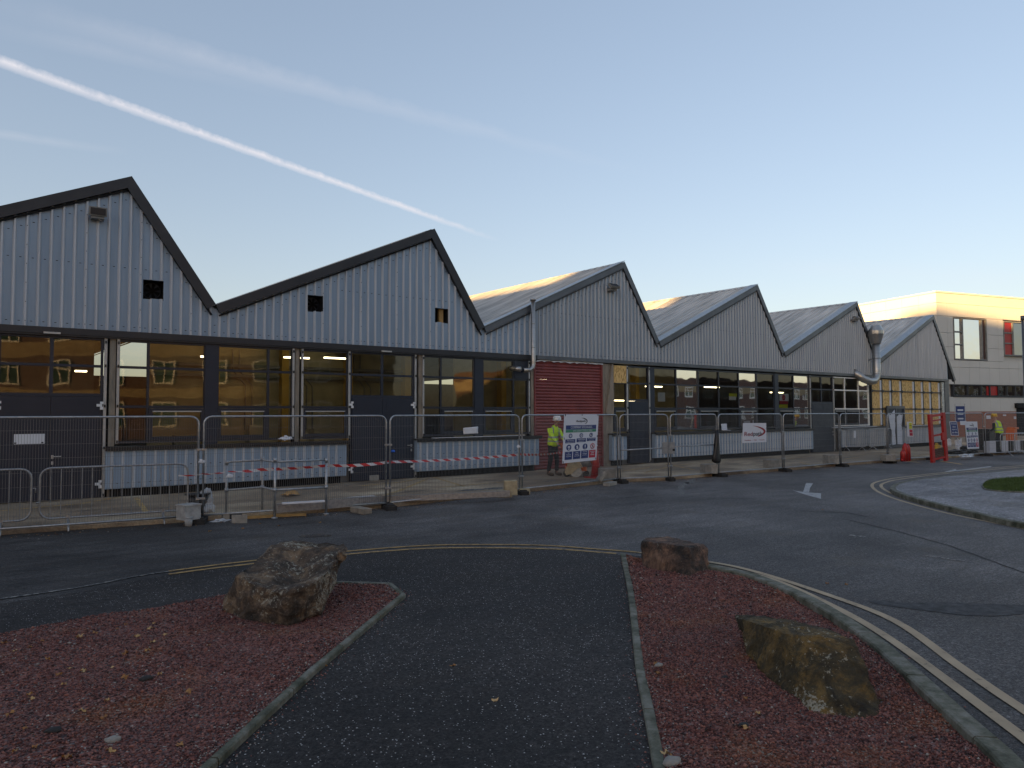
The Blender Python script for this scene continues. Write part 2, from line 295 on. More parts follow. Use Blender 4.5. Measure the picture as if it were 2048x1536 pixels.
def lampmat(name,c,s):
    m,nt,p=nodes(name); p.inputs['Base Color'].default_value=(.8,.8,.8,1); p.inputs['Emission Color'].default_value=(*c,1); p.inputs['Emission Strength'].default_value=s; return m
M['lamp']=lampmat('lit fluorescent tube',(1,.80,.48),2.4)
# ---------------------------------------------------------------- mesh helpers
class MB:
    def __init__(s): s.v=[]; s.f=[]; s.m=[]; s.smooth=[]
    def add(s,vs,fs,mi=0,sm=False):
        o=len(s.v); s.v+= [tuple(v) for v in vs]
        for f in fs: s.f.append([o+i for i in f]); s.m.append(mi); s.smooth.append(sm)
    def box(s,x0,x1,y0,y1,z0,z1,mi=0):
        if x0>x1:x0,x1=x1,x0
        if y0>y1:y0,y1=y1,y0
        if z0>z1:z0,z1=z1,z0
        s.add([(x0,y0,z0),(x1,y0,z0),(x1,y1,z0),(x0,y1,z0),(x0,y0,z1),(x1,y0,z1),(x1,y1,z1),(x0,y1,z1)],[(0,3,2,1),(4,5,6,7),(0,1,5,4),(1,2,6,5),(2,3,7,6),(3,0,4,7)],mi)
    def obox(s,c,ax,ay,az,mi=0):
        c=Vector(c); ax=Vector(ax);ay=Vector(ay);az=Vector(az)
        s.add([c+ax*i+ay*j+az*k for k in(-1,1) for i,j in((-1,-1),(1,-1),(1,1),(-1,1))],[(0,3,2,1),(4,5,6,7),(0,1,5,4),(1,2,6,5),(2,3,7,6),(3,0,4,7)],mi)
    def bar(s,p,q,w,h,mi=0,up=(0,0,1)):
        p=Vector(p);q=Vector(q);d=(q-p)
        L=d.length; d.normalize(); u=Vector(up)
        if abs(d.dot(u))>.98: u=Vector((0,1,0))
        a=d.cross(u).normalized(); b=a.cross(d)
        s.obox((p+q)/2,d*L/2,a*w/2,b*h/2,mi)
    def tube(s,pts,r,seg=8,mi=0,closed=False,caps=True,sm=True):
        pts=[Vector(p) for p in pts]; n=len(pts); rr=r if isinstance(r,(list,tuple)) else [r]*n
        rings=[]; prev=None
        for i,p in enumerate(pts):
            if closed: t=(pts[(i+1)%n]-pts[i-1])
            else: t=(pts[min(i+1,n-1)]-pts[max(i-1,0)])
            t.normalize()
            if prev is None:
                a=t.cross(Vector((0,0,1)))
                if a.length<.1: a=t.cross(Vector((0,1,0)))
                a.normalize()
            else:
                a=prev-t*prev.dot(t)
                if a.length<1e-4: a=t.cross(Vector((0,0,1)))
                a.normalize()
            prev=a; b=t.cross(a)
            rings.append([p+(a*math.cos(2*math.pi*k/seg)+b*math.sin(2*math.pi*k/seg))*rr[i] for k in range(seg)])
        vs=[v for g in rings for v in g]; fs=[]
        for i in range(n if closed else n-1):
            j=(i+1)%n
            for k in range(seg): fs.append((i*seg+k,j*seg+k,j*seg+(k+1)%seg,i*seg+(k+1)%seg))
        if caps and not closed: fs.append(tuple(range(seg))[::-1]); fs.append(tuple((n-1)*seg+k for k in range(seg)))
        s.add(vs,fs,mi,sm)
    def prism(s,poly,z0,z1,mi=0):
        n=len(poly); s.add([(p[0],p[1],z0) for p in poly]+[(p[0],p[1],z1) for p in poly],[tuple(range(n))[::-1],tuple(range(n,2*n))]+[(i,(i+1)%n,n+(i+1)%n,n+i) for i in range(n)],mi)
    def xprism(s,poly,y0,y1,mi=0):   # poly in XZ, thickness along Y
        n=len(poly); s.add([(p[0],y0,p[1]) for p in poly]+[(p[0],y1,p[1]) for p in poly],[tuple(range(n)),tuple(range(n,2*n))[::-1]]+[(i,n+i,n+(i+1)%n,(i+1)%n) for i in range(n)],mi)
    def disc(s,c,n,r,t,seg=16,mi=0):
        c=Vector(c); n=Vector(n).normalized(); s.tube([c-n*t/2,c+n*t/2],r,seg,mi,sm=False)
    def build(s,name,mats,parent=None,loc=None,tri=False):
        me=bpy.data.meshes.new(name); me.from_pydata(s.v,[],s.f)
        if not isinstance(mats,(list,tuple)): mats=[mats]
        for m in mats: me.materials.append(M[m] if isinstance(m,str) else m)
        me.polygons.foreach_set('material_index',s.m); me.polygons.foreach_set('use_smooth',s.smooth)
        bm=bmesh.new(); bm.from_mesh(me); bmesh.ops.recalc_face_normals(bm,faces=bm.faces)
        if tri: bmesh.ops.triangulate(bm,faces=[f for f in bm.faces if len(f.verts)>4])
        bm.to_mesh(me); bm.free(); me.update()
        o=bpy.data.objects.new(name,me); COL.objects.link(o)
        if parent: o.parent=parent
        if loc is not None: o.location=loc
        return o
def tag(o,label=None,cat=None,group=None,kind=None):
    if label: o['label']=label
    if cat: o['category']=cat
    if group: o['group']=group
    if kind: o['kind']=kind
    return o
def thing(name,label,cat,loc=(0,0,0),rz=0,group=None):
    o=bpy.data.objects.new(name,None); o.empty_display_size=.1; COL.objects.link(o); o.location=loc; o.rotation_euler=(0,0,rz); return tag(o,label,cat,group)
def copytree(o,parent=None):
    c=o.copy(); COL.objects.link(c); c.parent=parent
    for ch in list(o.children): copytree(ch,c)
    return c
def struct(o): o['kind']='structure'; return o
def textmesh(txt,size,matl,align='CENTER',bold=0.0,ext=.0015):
    cu_=bpy.data.curves.new('lettering','FONT'); cu_.body=txt; cu_.size=size; cu_.align_x=align; cu_.align_y='CENTER'; cu_.offset=bold; cu_.extrude=ext; cu_.resolution_u=3
    o=bpy.data.objects.new('lettering',cu_); COL.objects.link(o)
    dg=bpy.context.evaluated_depsgraph_get(); me=bpy.data.meshes.new_from_object(o.evaluated_get(dg)); bpy.data.objects.remove(o)
    vs=[v.co.copy() for v in me.vertices]; fs=[tuple(p.vertices) for p in me.polygons]; bpy.data.meshes.remove(me); return vs,fs
def smooth_line(pts,n=8):
    P=[Vector((p[0],p[1],0)) for p in pts]; out=[]
    P=[P[0]*2-P[1]]+P+[P[-1]*2-P[-2]]
    for i in range(1,len(P)-2):
        for k in range(n):
            t=k/n; a,b,c,d=P[i-1],P[i],P[i+1],P[i+2]
            out.append(.5*((2*b)+(c-a)*t+(2*a-5*b+4*c-d)*t*t+(3*b-a-3*c+d)*t**3))
    out.append(P[-2]); return out
def offset(line,d):
    out=[]
    for i,p in enumerate(line):
        t=(line[min(i+1,len(line)-1)]-line[max(i-1,0)]).normalized(); out.append(p+Vector((-t.y,t.x,0))*d)
    return out
def ribbon(mb,line,w,z,mi=0,off=0,jit=0):
    a=offset(line,off+w/2); b=offset(line,off-w/2)
    for i in range(len(line)-1):
        mb.add([(a[i].x,a[i].y,z),(a[i+1].x,a[i+1].y,z),(b[i+1].x,b[i+1].y,z),(b[i].x,b[i].y,z)],[(0,1,2,3)],mi)
def kerb(mb,line,w,z0,z1,L=.9,gap=.014,bev=.012):
    # individual kerb stones swept along a line
    acc=0; a=offset(line,w/2); b=offset(line,-w/2)
    seglen=[(line[i+1]-line[i]).length for i in range(len(line)-1)]
    for i in range(len(line)-1):
        dz=0
        acc+=seglen[i]; shrink=0
        p,q,r_,t=a[i],a[i+1],b[i+1],b[i]
        if acc>L:
            acc=0; k=min(.5,gap/max(seglen[i],1e-3)); q=q.lerp(p,k); r_=r_.lerp(t,k)
        m1=p.lerp(t,bev/w);m2=q.lerp(r_,bev/w);m3=r_.lerp(q,bev/w);m4=t.lerp(p,bev/w)
        zb=z1-bev
        vs=[(p.x,p.y,z0),(q.x,q.y,z0),(r_.x,r_.y,z0),(t.x,t.y,z0),(p.x,p.y,zb),(q.x,q.y,zb),(r_.x,r_.y,zb),(t.x,t.y,zb),(m1.x,m1.y,z1),(m2.x,m2.y,z1),(m3.x,m3.y,z1),(m4.x,m4.y,z1)]
        mb.add(vs,[(0,1,5,4),(2,3,7,6),(4,5,9,8),(6,7,11,10),(8,9,10,11),(1,2,6,5),(3,0,4,7),(5,6,10,9),(7,4,8,11)],0)
#PART2
# ---------------------------------------------------------------- ground
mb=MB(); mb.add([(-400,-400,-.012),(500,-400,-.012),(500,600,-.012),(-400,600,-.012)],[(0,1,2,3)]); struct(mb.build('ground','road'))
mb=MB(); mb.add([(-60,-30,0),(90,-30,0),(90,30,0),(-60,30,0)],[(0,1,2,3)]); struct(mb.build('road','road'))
def G(l,z=0): return [gp(x,y,z) for x,y in l]
outer=[Vector((-14,-9.0,0)),Vector((-5,-9.3,0))]+G([(0,1199),(300,1149),(500,1123),(700,1103),(850,1092),(980,1090),(1097,1092),(1191,1099),(1280,1106),(1420,1125),(1513,1145),(1659,1192),(1791,1244),(1920,1335),(2048,1422)])+[Vector((4.7,-17.9,0)),Vector((3.9,-20,0)),Vector((3.2,-23,0))]
oc=smooth_line(outer,6)
ic=smooth_line([Vector((-14,-9.2,0)),Vector((-5,-9.5,0))]+G([(0,1206),(300,1155),(500,1129),(700,1109),(850,1098),(980,1096.5),(1109,1099),(1191,1105),(1233,1108)]),6)
icR=smooth_line(G([(1405,1127),(1480,1143),(1557,1164),(1659,1210),(1740,1254),(1818,1306),(1920,1382),(2048,1478)])+[Vector((4.3,-17.9,0)),Vector((3.55,-20,0)),Vector((2.85,-23,0))],6)
kc=smooth_line(G([(1300,1111),(1380,1122),(1450,1137),(1513,1152),(1620,1197),(1733,1267),(1818,1338),(1920,1430),(2035,1536)],.08)+[Vector((3.55,-17.9,.08)),Vector((2.6,-20,.08)),Vector((1.9,-23,.08))],6)
mb=MB()
# split so that the amber part and the paler part of the line read as in the place
iL=[i for i,p in enumerate(oc) if p.x<7.45 and p.y>-12.0][-1]
iA=[i for i,p in enumerate(oc) if p.x<1.9][-1]; iB=[i for i,p in enumerate(ic) if p.x<1.9][-1]
ribbon(mb,oc[:iA+1],.05,.009,2); ribbon(mb,oc[iA:iL+1],.075,.009,0); ribbon(mb,ic[iB:],.075,.009,0)
ribbon(mb,oc[iL:],.09,.009,1); ribbon(mb,icR,.09,.009,1)
struct(mb.build('road_edge_line',['yline','ypale','wfaint']))
# chipped path: everything on the near side of the line
inner=offset(oc,-.24)
poly=[(p.x,p.y) for p in inner[:iL+8]]
kk=[(p.x,p.y) for p in kc if p.y<-12.2]
poly+=kk+[(-1,-23),(-14,-23)]
mb=MB(); mb.add([(x,y,.005) for x,y in poly],[tuple(range(len(poly)))]); struct(mb.build('footpath','path',tri=True))
# kerbs and edgings
mb=MB(); kerb(mb,kc,.14,-.02,.085,L=.9)
struct(mb.build('kerb','kerb'))
eL_px=[(405,1536),(510,1440),(620,1340),(715,1262),(806,1187),(780,1166),(680,1163),(600,1166),(520,1176)]
eL=[Vector((.35,-15.1,0))]+G(eL_px,.05); 
def dens(l,n): 
    o=[]
    for i in range(len(l)-1):
        for k in range(n): o.append(l[i].lerp(l[i+1],k/n))
    o.append(l[-1]); return [Vector((p.x,p.y,0)) for p in o]
mb=MB(); kerb(mb,dens(eL,5),.058,-.02,.052,L=.85,bev=.010)
eR=[Vector((2.6,-16.5,0))]+G([(1320,1536),(1302,1440),(1281,1340),(1262,1180),(1254,1142),(1246,1106)],.035)
eR=[Vector((1.2,-18.1,0))]+eR
mb2=MB(); kerb(mb,dens(eR,5),.07,-.02,.036,L=.85,bev=.008)
struct(mb.build('path_edging','kerb'))
# ---- gravel beds
bedL=[(p.x,p.y) for p in offset([Vector((p.x,p.y,0)) for p in eL],.02)]+[(gp(440,1195).x,gp(440,1195).y),(gp(200,1235).x,gp(200,1235).y),(gp(0,1275).x,gp(0,1275).y),(-3,-11.3),(-6,-11.6),(-6,-19),(-2.2,-18.3)]
bedR=[(p.x,p.y) for p in offset([Vector((p.x,p.y,0)) for p in eR],-.03)]+[(p.x,p.y) for p in offset(kc,-.05) if p.y<-11.6 and p.y>-18.8]
def hg(x,y): return .028+.018*math.sin(1.7*x+2.1*y)+.014*math.sin(3.9*x-2.7*y+1)+.010*math.sin(7.3*x+5.1*y)
def inpoly(X,Y,poly):
    ins=np.zeros(len(X),bool); n=len(poly)
    for i in range(n):
        x1,y1=poly[i]; x2,y2=poly[(i+1)%n]
        c=((y1>Y)!=(y2>Y)); 
        with np.errstate(divide='ignore',invalid='ignore'): xi=(x2-x1)*(Y-y1)/(y2-y1+1e-12)+x1
        ins^=c&(X<xi)
    return ins
def distedge(X,Y,poly):
    d=np.full(len(X),9.)
    for i in range(len(poly)):
        x1,y1=poly[i]; x2,y2=poly[(i+1)%len(poly)]; L=(x2-x1)**2+(y2-y1)**2+1e-9
        t=np.clip(((X-x1)*(x2-x1)+(Y-y1)*(y2-y1))/L,0,1); d=np.minimum(d,np.hypot(X-x1-t*(x2-x1),Y-y1-t*(y2-y1)))
    return d
def hgv(X,Y): return .028+.018*np.sin(1.7*X+2.1*Y)+.014*np.sin(3.9*X-2.7*Y+1)+.010*np.sin(7.3*X+5.1*Y)
FWD=np.array([math.sin(YAW),math.cos(YAW)]); RGT=np.array([math.cos(YAW),-math.sin(YAW)])
def bed(name,poly,label,edge):
    xs=[p[0] for p in poly]; ys=[p[1] for p in poly]; st=.07
    bm=bmesh.new(); vs=[bm.verts.new((x,y,0)) for x,y in poly]; f=bm.faces.new(vs)
    bmesh.ops.triangulate(bm,faces=[f])
    for k in range(7):
        es=[e for e in bm.edges if e.calc_length()>.25]
        if not es: break
        bmesh.ops.subdivide_edges(bm,edges=es,cuts=1); bmesh.ops.triangulate(bm,faces=[f for f in bm.faces if len(f.verts)>3])
    V=np.array([v.co[:2] for v in bm.verts]); d=distedge(V[:,0],V[:,1],poly); h=np.minimum(hgv(V[:,0],V[:,1]),edge+ d*.25)+.006
    for v,z in zip(bm.verts,h): v.co.z=max(.010,z)
    me=bpy.data.meshes.new(name); bm.to_mesh(me); bm.free(); me.materials.append(M['gbase'])
    for p in me.polygons: p.use_smooth=True
    o=bpy.data.objects.new(name,me); COL.objects.link(o); tag(o,kind='stuff',label=label)
    # loose stones lying on it
    n=260000; X=rs.uniform(min(xs),max(xs),n); Y=rs.uniform(min(ys),max(ys),n)
    Z=X*FWD[0]+(Y+D)*FWD[1]; px=1024+F*(X*RGT[0]+(Y+D)*RGT[1])/np.maximum(Z,.5)
    keep=inpoly(X,Y,poly)&(Z>2.6)&(px>-260)&(px<2300)
    prob=np.clip((5.2/np.maximum(Z,.1))**1.5,.22,1)*.85; keep&=rs.rand(n)<prob
    X=X[keep];Y=Y[keep];Z=Z[keep]; n=len(X)
    d=distedge(X,Y,poly); h=np.maximum(.010,np.minimum(hgv(X,Y),edge+d*.25)+.006)
    s=rs.uniform(.0055,.0125,n)*np.clip(Z/6.0,1,1.6)*np.where(rs.rand(n)<.02,1.8,1)
    base=np.array([(1,0,0),(0,1,0),(-1,0,0),(0,-1,0),(.15,.1,.62),(-.1,0,-.5)])
    fac=np.array([(0,1,4),(1,2,4),(2,3,4),(3,0,4),(1,0,5),(2,1,5),(3,2,5),(0,3,5)])
    ang=rs.uniform(0,6.28,n); b=base[None]*rs.uniform(.65,1.25,(n,6,3))
    tilt=rs.uniform(-.7,.7,n)
    x=b[...,0]; y=b[...,1]*.8; z=b[...,2]
    x,z=x*np.cos(tilt)[:,None]-z*np.sin(tilt)[:,None], x*np.sin(tilt)[:,None]+z*np.cos(tilt)[:,None]
    c=np.cos(ang)[:,None]; sn=np.sin(ang)[:,None]; x,y=x*c-y*sn,x*sn+y*c
    P=np.stack([x,y,z],-1)*s[:,None,None]; P[...,0]+=X[:,None]; P[...,1]+=Y[:,None]; P[...,2]+=(h+s*.30)[:,None]
    me=bpy.data.meshes.new('gravel_chips'); nv=n*6; nf=n*8
    me.vertices.add(nv); me.vertices.foreach_set('co',P.reshape(-1).astype(np.float32))
    FI=(fac[None]+(np.arange(n)*6)[:,None,None]).reshape(-1)
    me.loops.add(nf*3); me.loops.foreach_set('vertex_index',FI.astype(np.int32)); me.polygons.add(nf); me.polygons.foreach_set('loop_start',np.arange(0,nf*3,3,dtype=np.int32))
    me.update(calc_edges=True); me.validate(); me.materials.append(M['gstone'])
    g=bpy.data.objects.new('gravel_chips',me); COL.objects.link(g); tag(g,kind='stuff',label=label.replace('bed of','loose layer of'))
    print(name,n)
bed('gravel_bed',bedL,'bed of dark red granite chips on the left of the path',.022)
bed('gravel_bed',bedR,'bed of dark red granite chips between path and kerb',.03)
# ---- apron in front of the workshop
fpx=[(0,1073),(400,1045),(776,1018),(1042,988),(1238,966),(1340,962),(1436,953),(1567,943),(1681,933),(1776,926),(1862,920),(1969,912),(2060,907)]
FP=[gp(*p) for p in fpx]
edge=[(-18,-4.1),(-8,-4.1)]+[(p.x,p.y+.16) for p in FP]+[(62,-5.6),(72,-6)]
poly=edge+[(72,26),(60,40),(-18,40)]
mb=MB(); mb.prism(poly,-.02,.10); ap=struct(mb.build('apron','pad',tri=True))
bv=ap.modifiers.new('Bevel','BEVEL'); bv.width=.03; bv.segments=2; bv.limit_method='ANGLE'; bv.angle_limit=R(60)
mb=MB()
def stripe(mb,pts,w,z,mi=0):
    l=[Vector((p.x,p.y,0)) for p in pts]; ll=[]
    for i in range(len(l)-1):
        for k in range(3): ll.append(l[i].lerp(l[i+1],k/3))
    ll.append(l[-1]); ribbon(mb,ll,w,z,mi)
for a in [[(857,957),(800,981),(740,1000)],[(868,955),(928,973)],[(272,995),(292,1024)],[(0,1022),(160,1008),(262,990)],[(880,975),(960,968),(1030,962)],[(720,972),(800,965),(838,957)],
          [(345,988),(430,981),(520,974),(640,966)],[(1290,945),(1350,931),(1430,924)],[(1330,928),(1390,940)],[(1440,921),(1545,914),(1600,912)],[(1690,918),(1720,914)],[(1575,918),(1618,913)],[(1225,945),(1300,935)],[(1700,911),(1800,905)],[(1790,917),(1880,905)],[(1600,925),(1640,934)]]:
    stripe(mb,G(a,.1),.10,.1045)
for a in [[(1795,921),(1840,925)],[(1880,922),(1925,929)]]:
    stripe(mb,G(a),.16,.0045)
struct(mb.build('apron_marking','ypad'))
# white and grey residue on the apron
mb=MB()
for (px,py,w,h) in [(1175,961,.9,.35),(1100,962,.3,.12),(990,977,.35,.25),(945,980,.5,.2),(1218,941,.5,.12)]:
    c=gp(px,py,.1); n=14; pts=[(c.x+w*math.cos(i/n*6.28)*random.uniform(.6,1.1),c.y+h*math.sin(i/n*6.28)*random.uniform(.6,1.1),.1035) for i in range(n)]
    mb.add(pts,[tuple(range(n))])
struct(mb.build('dust_patch','wfaint'))
# ---- pavement island on the right
isl_px=[(2048,1045),(1930,1019),(1850,1000),(1806,987),(1786,976),(1800,966),(1840,958),(1920,949),(2048,938)]
ik=smooth_line([Vector((13.6,-15.8,0))]+G(isl_px,.1)+[Vector((45,-11.2,0)),Vector((60,-12.5,0))],5)
mb=MB(); kerb(mb,ik,.13,-.02,.10,L=.9); struct(mb.build('kerb','kerb'))
inn=offset(ik,-.05); poly=[(p.x,p.y) for p in inn]+[(60,-40),(13,-40)]
mb=MB(); mb.add([(x,y,.096) for x,y in poly],[tuple(range(len(poly)))]); struct(mb.build('pavement','isl',tri=True))
mb=MB()
for l,w in (([(2048,1058),(1900,1028),(1800,1001),(1757,984),(1744,971),(1757,963),(1800,955),(1900,944),(2048,931)],.08),([(2048,1052),(1900,1021),(1815,998),(1777,984),(1762,972),(1772,965),(1805,958),(1900,946.5),(2048,934)],.08)):
    ribbon(mb,smooth_line([gp(l[0][0]+150,l[0][1]+(36 if w else 0))]+G(l)+[Vector((50,-11,0))],6),w,.0045)
struct(mb.build('road_edge_line','ypale'))
# grass on the island: stuff
gpoly=G([(1969,968),(1985,961),(2048,956),(2120,953),(2200,960),(2180,985),(2048,985),(1980,981),(1966,974)],.1)
gl=smooth_line(gpoly+[gpoly[0]],5)
cx=sum(p.x for p in gl)/len(gl); cy=sum(p.y for p in gl)/len(gl)
gpp=[(p.x,p.y) for p in gl[:-1]]
mb=MB(); mb.add([(x,y,.12) for x,y in gpp],[tuple(range(len(gpp)))]); 
xs=[p[0] for p in gpp]; ys=[p[1] for p in gpp]; X=rs.uniform(min(xs),max(xs),26000); Y=rs.uniform(min(ys),max(ys),26000); k=inpoly(X,Y,gpp)
for x,y in zip(X[k],Y[k]):
    a=random.uniform(0,6.28); h=random.uniform(.03,.07); dx=.006*math.cos(a); dy=.006*math.sin(a); l=random.uniform(-.03,.03)
    mb.add([(x-dx,y-dy,.12),(x+dx,y+dy,.12),(x+l,y+l,.12+h)],[(0,1,2)])
tag(mb.build('grass','grass',tri=True),label='short green grass on the traffic island',kind='stuff')
mb=MB(); kerb(mb,[Vector((p.x,p.y,0)) for p in gl],.05,.08,.125,L=.9,bev=.01); struct(mb.build('path_edging','kerb'))
# ---- road markings
def poly_px(mb,pl,z=.0045,mi=0):
    q=G(pl,0); mb.add([(p.x,p.y,z) for p in q],[tuple(range(len(q)))],mi)
mb=MB(); poly_px(mb,[(1585,981),(1612,985),(1642,987),(1642,998),(1615,991)]); poly_px(mb,[(1606,984),(1609,976),(1612,966),(1626,967),(1620,976),(1618,985)])
poly_px(mb,[(1888,944),(1912,938),(1912,941),(1980,932.5),(1984,934),(1915,943),(1930,943)]) 
struct(mb.build('road_arrow','wline',tri=True))
mb=MB(); stripe(mb,G([(1370,992),(1360,983),(1363,972),(1374,965)]),.16,.0045); poly_px(mb,[(1366,964),(1392,956),(1389,966),(1376,968)]); struct(mb.build('road_arrow','wfaint',tri=True))
mb=MB()
for a,b in (((1852,1111),(1935,1123)),((1695,1070),(1730,1074))): stripe(mb,G([a,b]),.10,.0045)
struct(mb.build('road_marking','wfaint'))
mb=MB()
def wob(l,j): 
    o=[]
    for i in range(len(l)-1):
        for k in range(8):
            p=l[i].lerp(l[i+1],k/8); o.append(Vector((p.x+random.uniform(-j,j),p.y+random.uniform(-j,j),0)))
    return o+[l[-1]]
for l,w in (([(1695,1040),(1790,1062),(1900,1092),(2048,1146),(2300,1230)],.028),([(1590,1022),(1640,1024),(1690,1025),(1735,1034)],.03),([(700,1052),(760,1048),(830,1047)],.012),([(1250,996),(1310,990)],.03),([(1440,997),(1500,998)],.03),([(1300,985),(1360,990),(1470,1002)],.012)):
    ribbon(mb,wob(G(l),.012),w,.004)
struct(mb.build('road_crack','dark'))
# broken strip of old surfacing at the right
mb=MB(); q=G([(1735,1203),(1770,1201),(1800,1206),(1900,1206),(2048,1211),(2200,1216),(2200,1232),(2048,1228),(1990,1233),(1930,1231),(1880,1225),(1800,1216),(1760,1210)])
mb.add([(p.x+random.uniform(-.01,.01),p.y+random.uniform(-.01,.01),.004) for p in q],[tuple(range(len(q)))])
struct(mb.build('road_patch',mat('fresh black asphalt',(.024,.024,.026),.75,0,.5,9,1,40),tri=True))
def wetmat():
    m,nt,p=nodes('shallow water'); p.inputs['Base Color'].default_value=(.045,.045,.047,1); p.inputs['Roughness'].default_value=.12; return m
M['wet']=wetmat()
mb=MB()
for cx_,cy_,w,h in ((628,1072,.30,.05),):
    c=gp(cx_,cy_); n=18
    mb.add([(c.x+(cr.x*w*math.cos(i/n*6.28)+FWD[0]*h*3*math.sin(i/n*6.28))*random.uniform(.7,1.1),c.y+(cr.y*w*math.cos(i/n*6.28)+FWD[1]*h*3*math.sin(i/n*6.28))*random.uniform(.7,1.1),.0045) for i in range(n)],[tuple(range(n))])
struct(mb.build('puddle','wet'))
# ---------------------------------------------------------------- workshop building
P_=[-5.7,2.51,10.72,18.85,27.05,35.45,43.96]; V_=[-12.1,-3.8,4.44,12.55,20.68,28.96,37.45,46.35]
XE=45.75; PZ=7.64; VZ=4.76; ZC=3.96
nod=[]
for i,p in enumerate(P_): nod+= [(V_[i],VZ),(p,PZ)]
nod.append((46.5,4.0))
def roofz(x):
    for (a,za),(b,zb) in zip(nod,nod[1:]):
        if a<=x<=b: return za+(zb-za)*(x-a)/(b-a)
    return VZ
B=thing('workshop_building','long grey metal clad workshop with saw tooth roof behind the site fence','building',(-12,0,.1))
BO=Vector((12,0,-.1))
def bb(mb,name,m,parent=None,tri=False):
    par=parent or B
    o=mb.build(name,m,par,tri=tri)
    if parent is None: o.location=BO
    return o
holes=[(wp(286,580).x,wp(327,580).x,wp(300,598).z,wp(300,560).z),(wp(614,607).x,wp(645,607).x,wp(630,623).z,wp(630,591).z),(wp(870,630).x,wp(896,630).x,wp(883,645).z,wp(883,617).z)]
def clad(x0,x1,pitch,ribw,z0,depth,yb,top,holes=(),scr=True):
    mb=MB(); xs=[x0]; 
    prof=[]; x=x0+pitch*.4
    def add(xx,yy): prof.append((xx,yy))
    add(x0,0)
    while x+ribw*2<x1:
        add(x,0); add(x+ribw*.3,-depth); add(x+ribw*.7,-depth); add(x+ribw,0)
        x+=pitch
    add(x1,0)
    # insert breakpoints at holes and roof nodes
    brk=[h[0] for h in holes]+[h[1] for h in holes]+[n[0] for n in nod]
    for b in brk:
        if x0<b<x1:
            for i in range(len(prof)-1):
                if prof[i][0]<b<prof[i+1][0]:
                    t=(b-prof[i][0])/(prof[i+1][0]-prof[i][0]); prof.insert(i+1,(b,prof[i][1]+(prof[i+1][1]-prof[i][1])*t)); break
    for (a,ya),(b,yb2) in zip(prof,prof[1:]):
        if b-a<1e-5: continue
        segs=[(z0,z0,top(a),top(b))]
        for h in holes:
            if a>=h[0]-1e-4 and b<=h[1]+1e-4:
                j=random.uniform(-.02,.02); segs=[(z0,z0,h[2]+j,h[2]+j),(h[3],h[3],top(a),top(b))]
        for s0,s1,t0,t1 in segs: mb.add([(a,yb+ya,s0),(b,yb+yb2,s1),(b,yb+yb2,t1),(a,yb+ya,t0)],[(0,1,2,3)],2 if (ya<-.001 or yb2<-.001) else 0)
    if scr:
        x=x0+pitch*.4+ribw+(pitch-ribw)/2-pitch; k=0
        while x<x1-.05:
            if x>x0+.03:
                zs=[z0+.10,top(x)-.42]+([z0+1.5] if top(x)-z0>2.2 else [])
                if k%5==0: 
                    zz=z0+.1
                    while zz<top(x)-.4: mb.box(x+pitch/2-.008,x+pitch/2+.008,yb-depth-.006,yb-depth,zz,zz+.016,1); zz+=.42
                for z in zs:
                    if not any(h[0]-.05<x<h[1]+.05 and h[2]-.05<z<h[3]+.05 for h in holes): mb.box(x-.020,x+.020,yb-.006,yb-.0005,z,z+.014,1)
            x+=pitch; k+=1
    return mb
XP=U(1072,650); 
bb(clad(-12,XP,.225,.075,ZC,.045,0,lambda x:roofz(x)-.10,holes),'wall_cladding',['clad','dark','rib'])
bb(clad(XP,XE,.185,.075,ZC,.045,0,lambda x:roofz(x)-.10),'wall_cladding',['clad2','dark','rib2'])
mb=MB(); mb.box(XP-.10,XP+.06,-.045,-.02,ZC,roofz(XP)-.15); bb(mb,'corner_flashing','clad2')
# dark voids behind the cut vents, with fans
for i,h in enumerate(holes):
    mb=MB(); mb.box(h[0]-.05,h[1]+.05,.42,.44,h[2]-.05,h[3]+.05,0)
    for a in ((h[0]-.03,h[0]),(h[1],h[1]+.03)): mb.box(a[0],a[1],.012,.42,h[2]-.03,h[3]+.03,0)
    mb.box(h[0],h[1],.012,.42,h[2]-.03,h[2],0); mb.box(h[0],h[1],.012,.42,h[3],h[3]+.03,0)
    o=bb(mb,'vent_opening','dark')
    c=((h[0]+h[1])/2,.18,(h[2]+h[3])/2); fb=MB()
    if i<2:
        for k in range(7):
            a=k*6.283/7; rr=(h[1]-h[0])*.42
            fb.add([(c[0]+.05*math.cos(a),c[1],c[2]+.05*math.sin(a)),(c[0]+rr*math.cos(a-.22),c[1]-.02,c[2]+rr*math.sin(a-.22)),(c[0]+rr*math.cos(a+.22),c[1]+.04,c[2]+rr*math.sin(a+.22))],[(0,1,2)])
        fb.tube([(c[0]+rr*1.05*math.cos(k/16*6.283),c[1]+.05,c[2]+rr*1.05*math.sin(k/16*6.283)) for k in range(16)],.012,5,closed=True)
        fb.build('fan','anth',o)
    else:
        fb.box(c[0]-.02,c[0]+.12,.1,.2,h[2],h[3]); fb.build('cut_edge','timber',o)
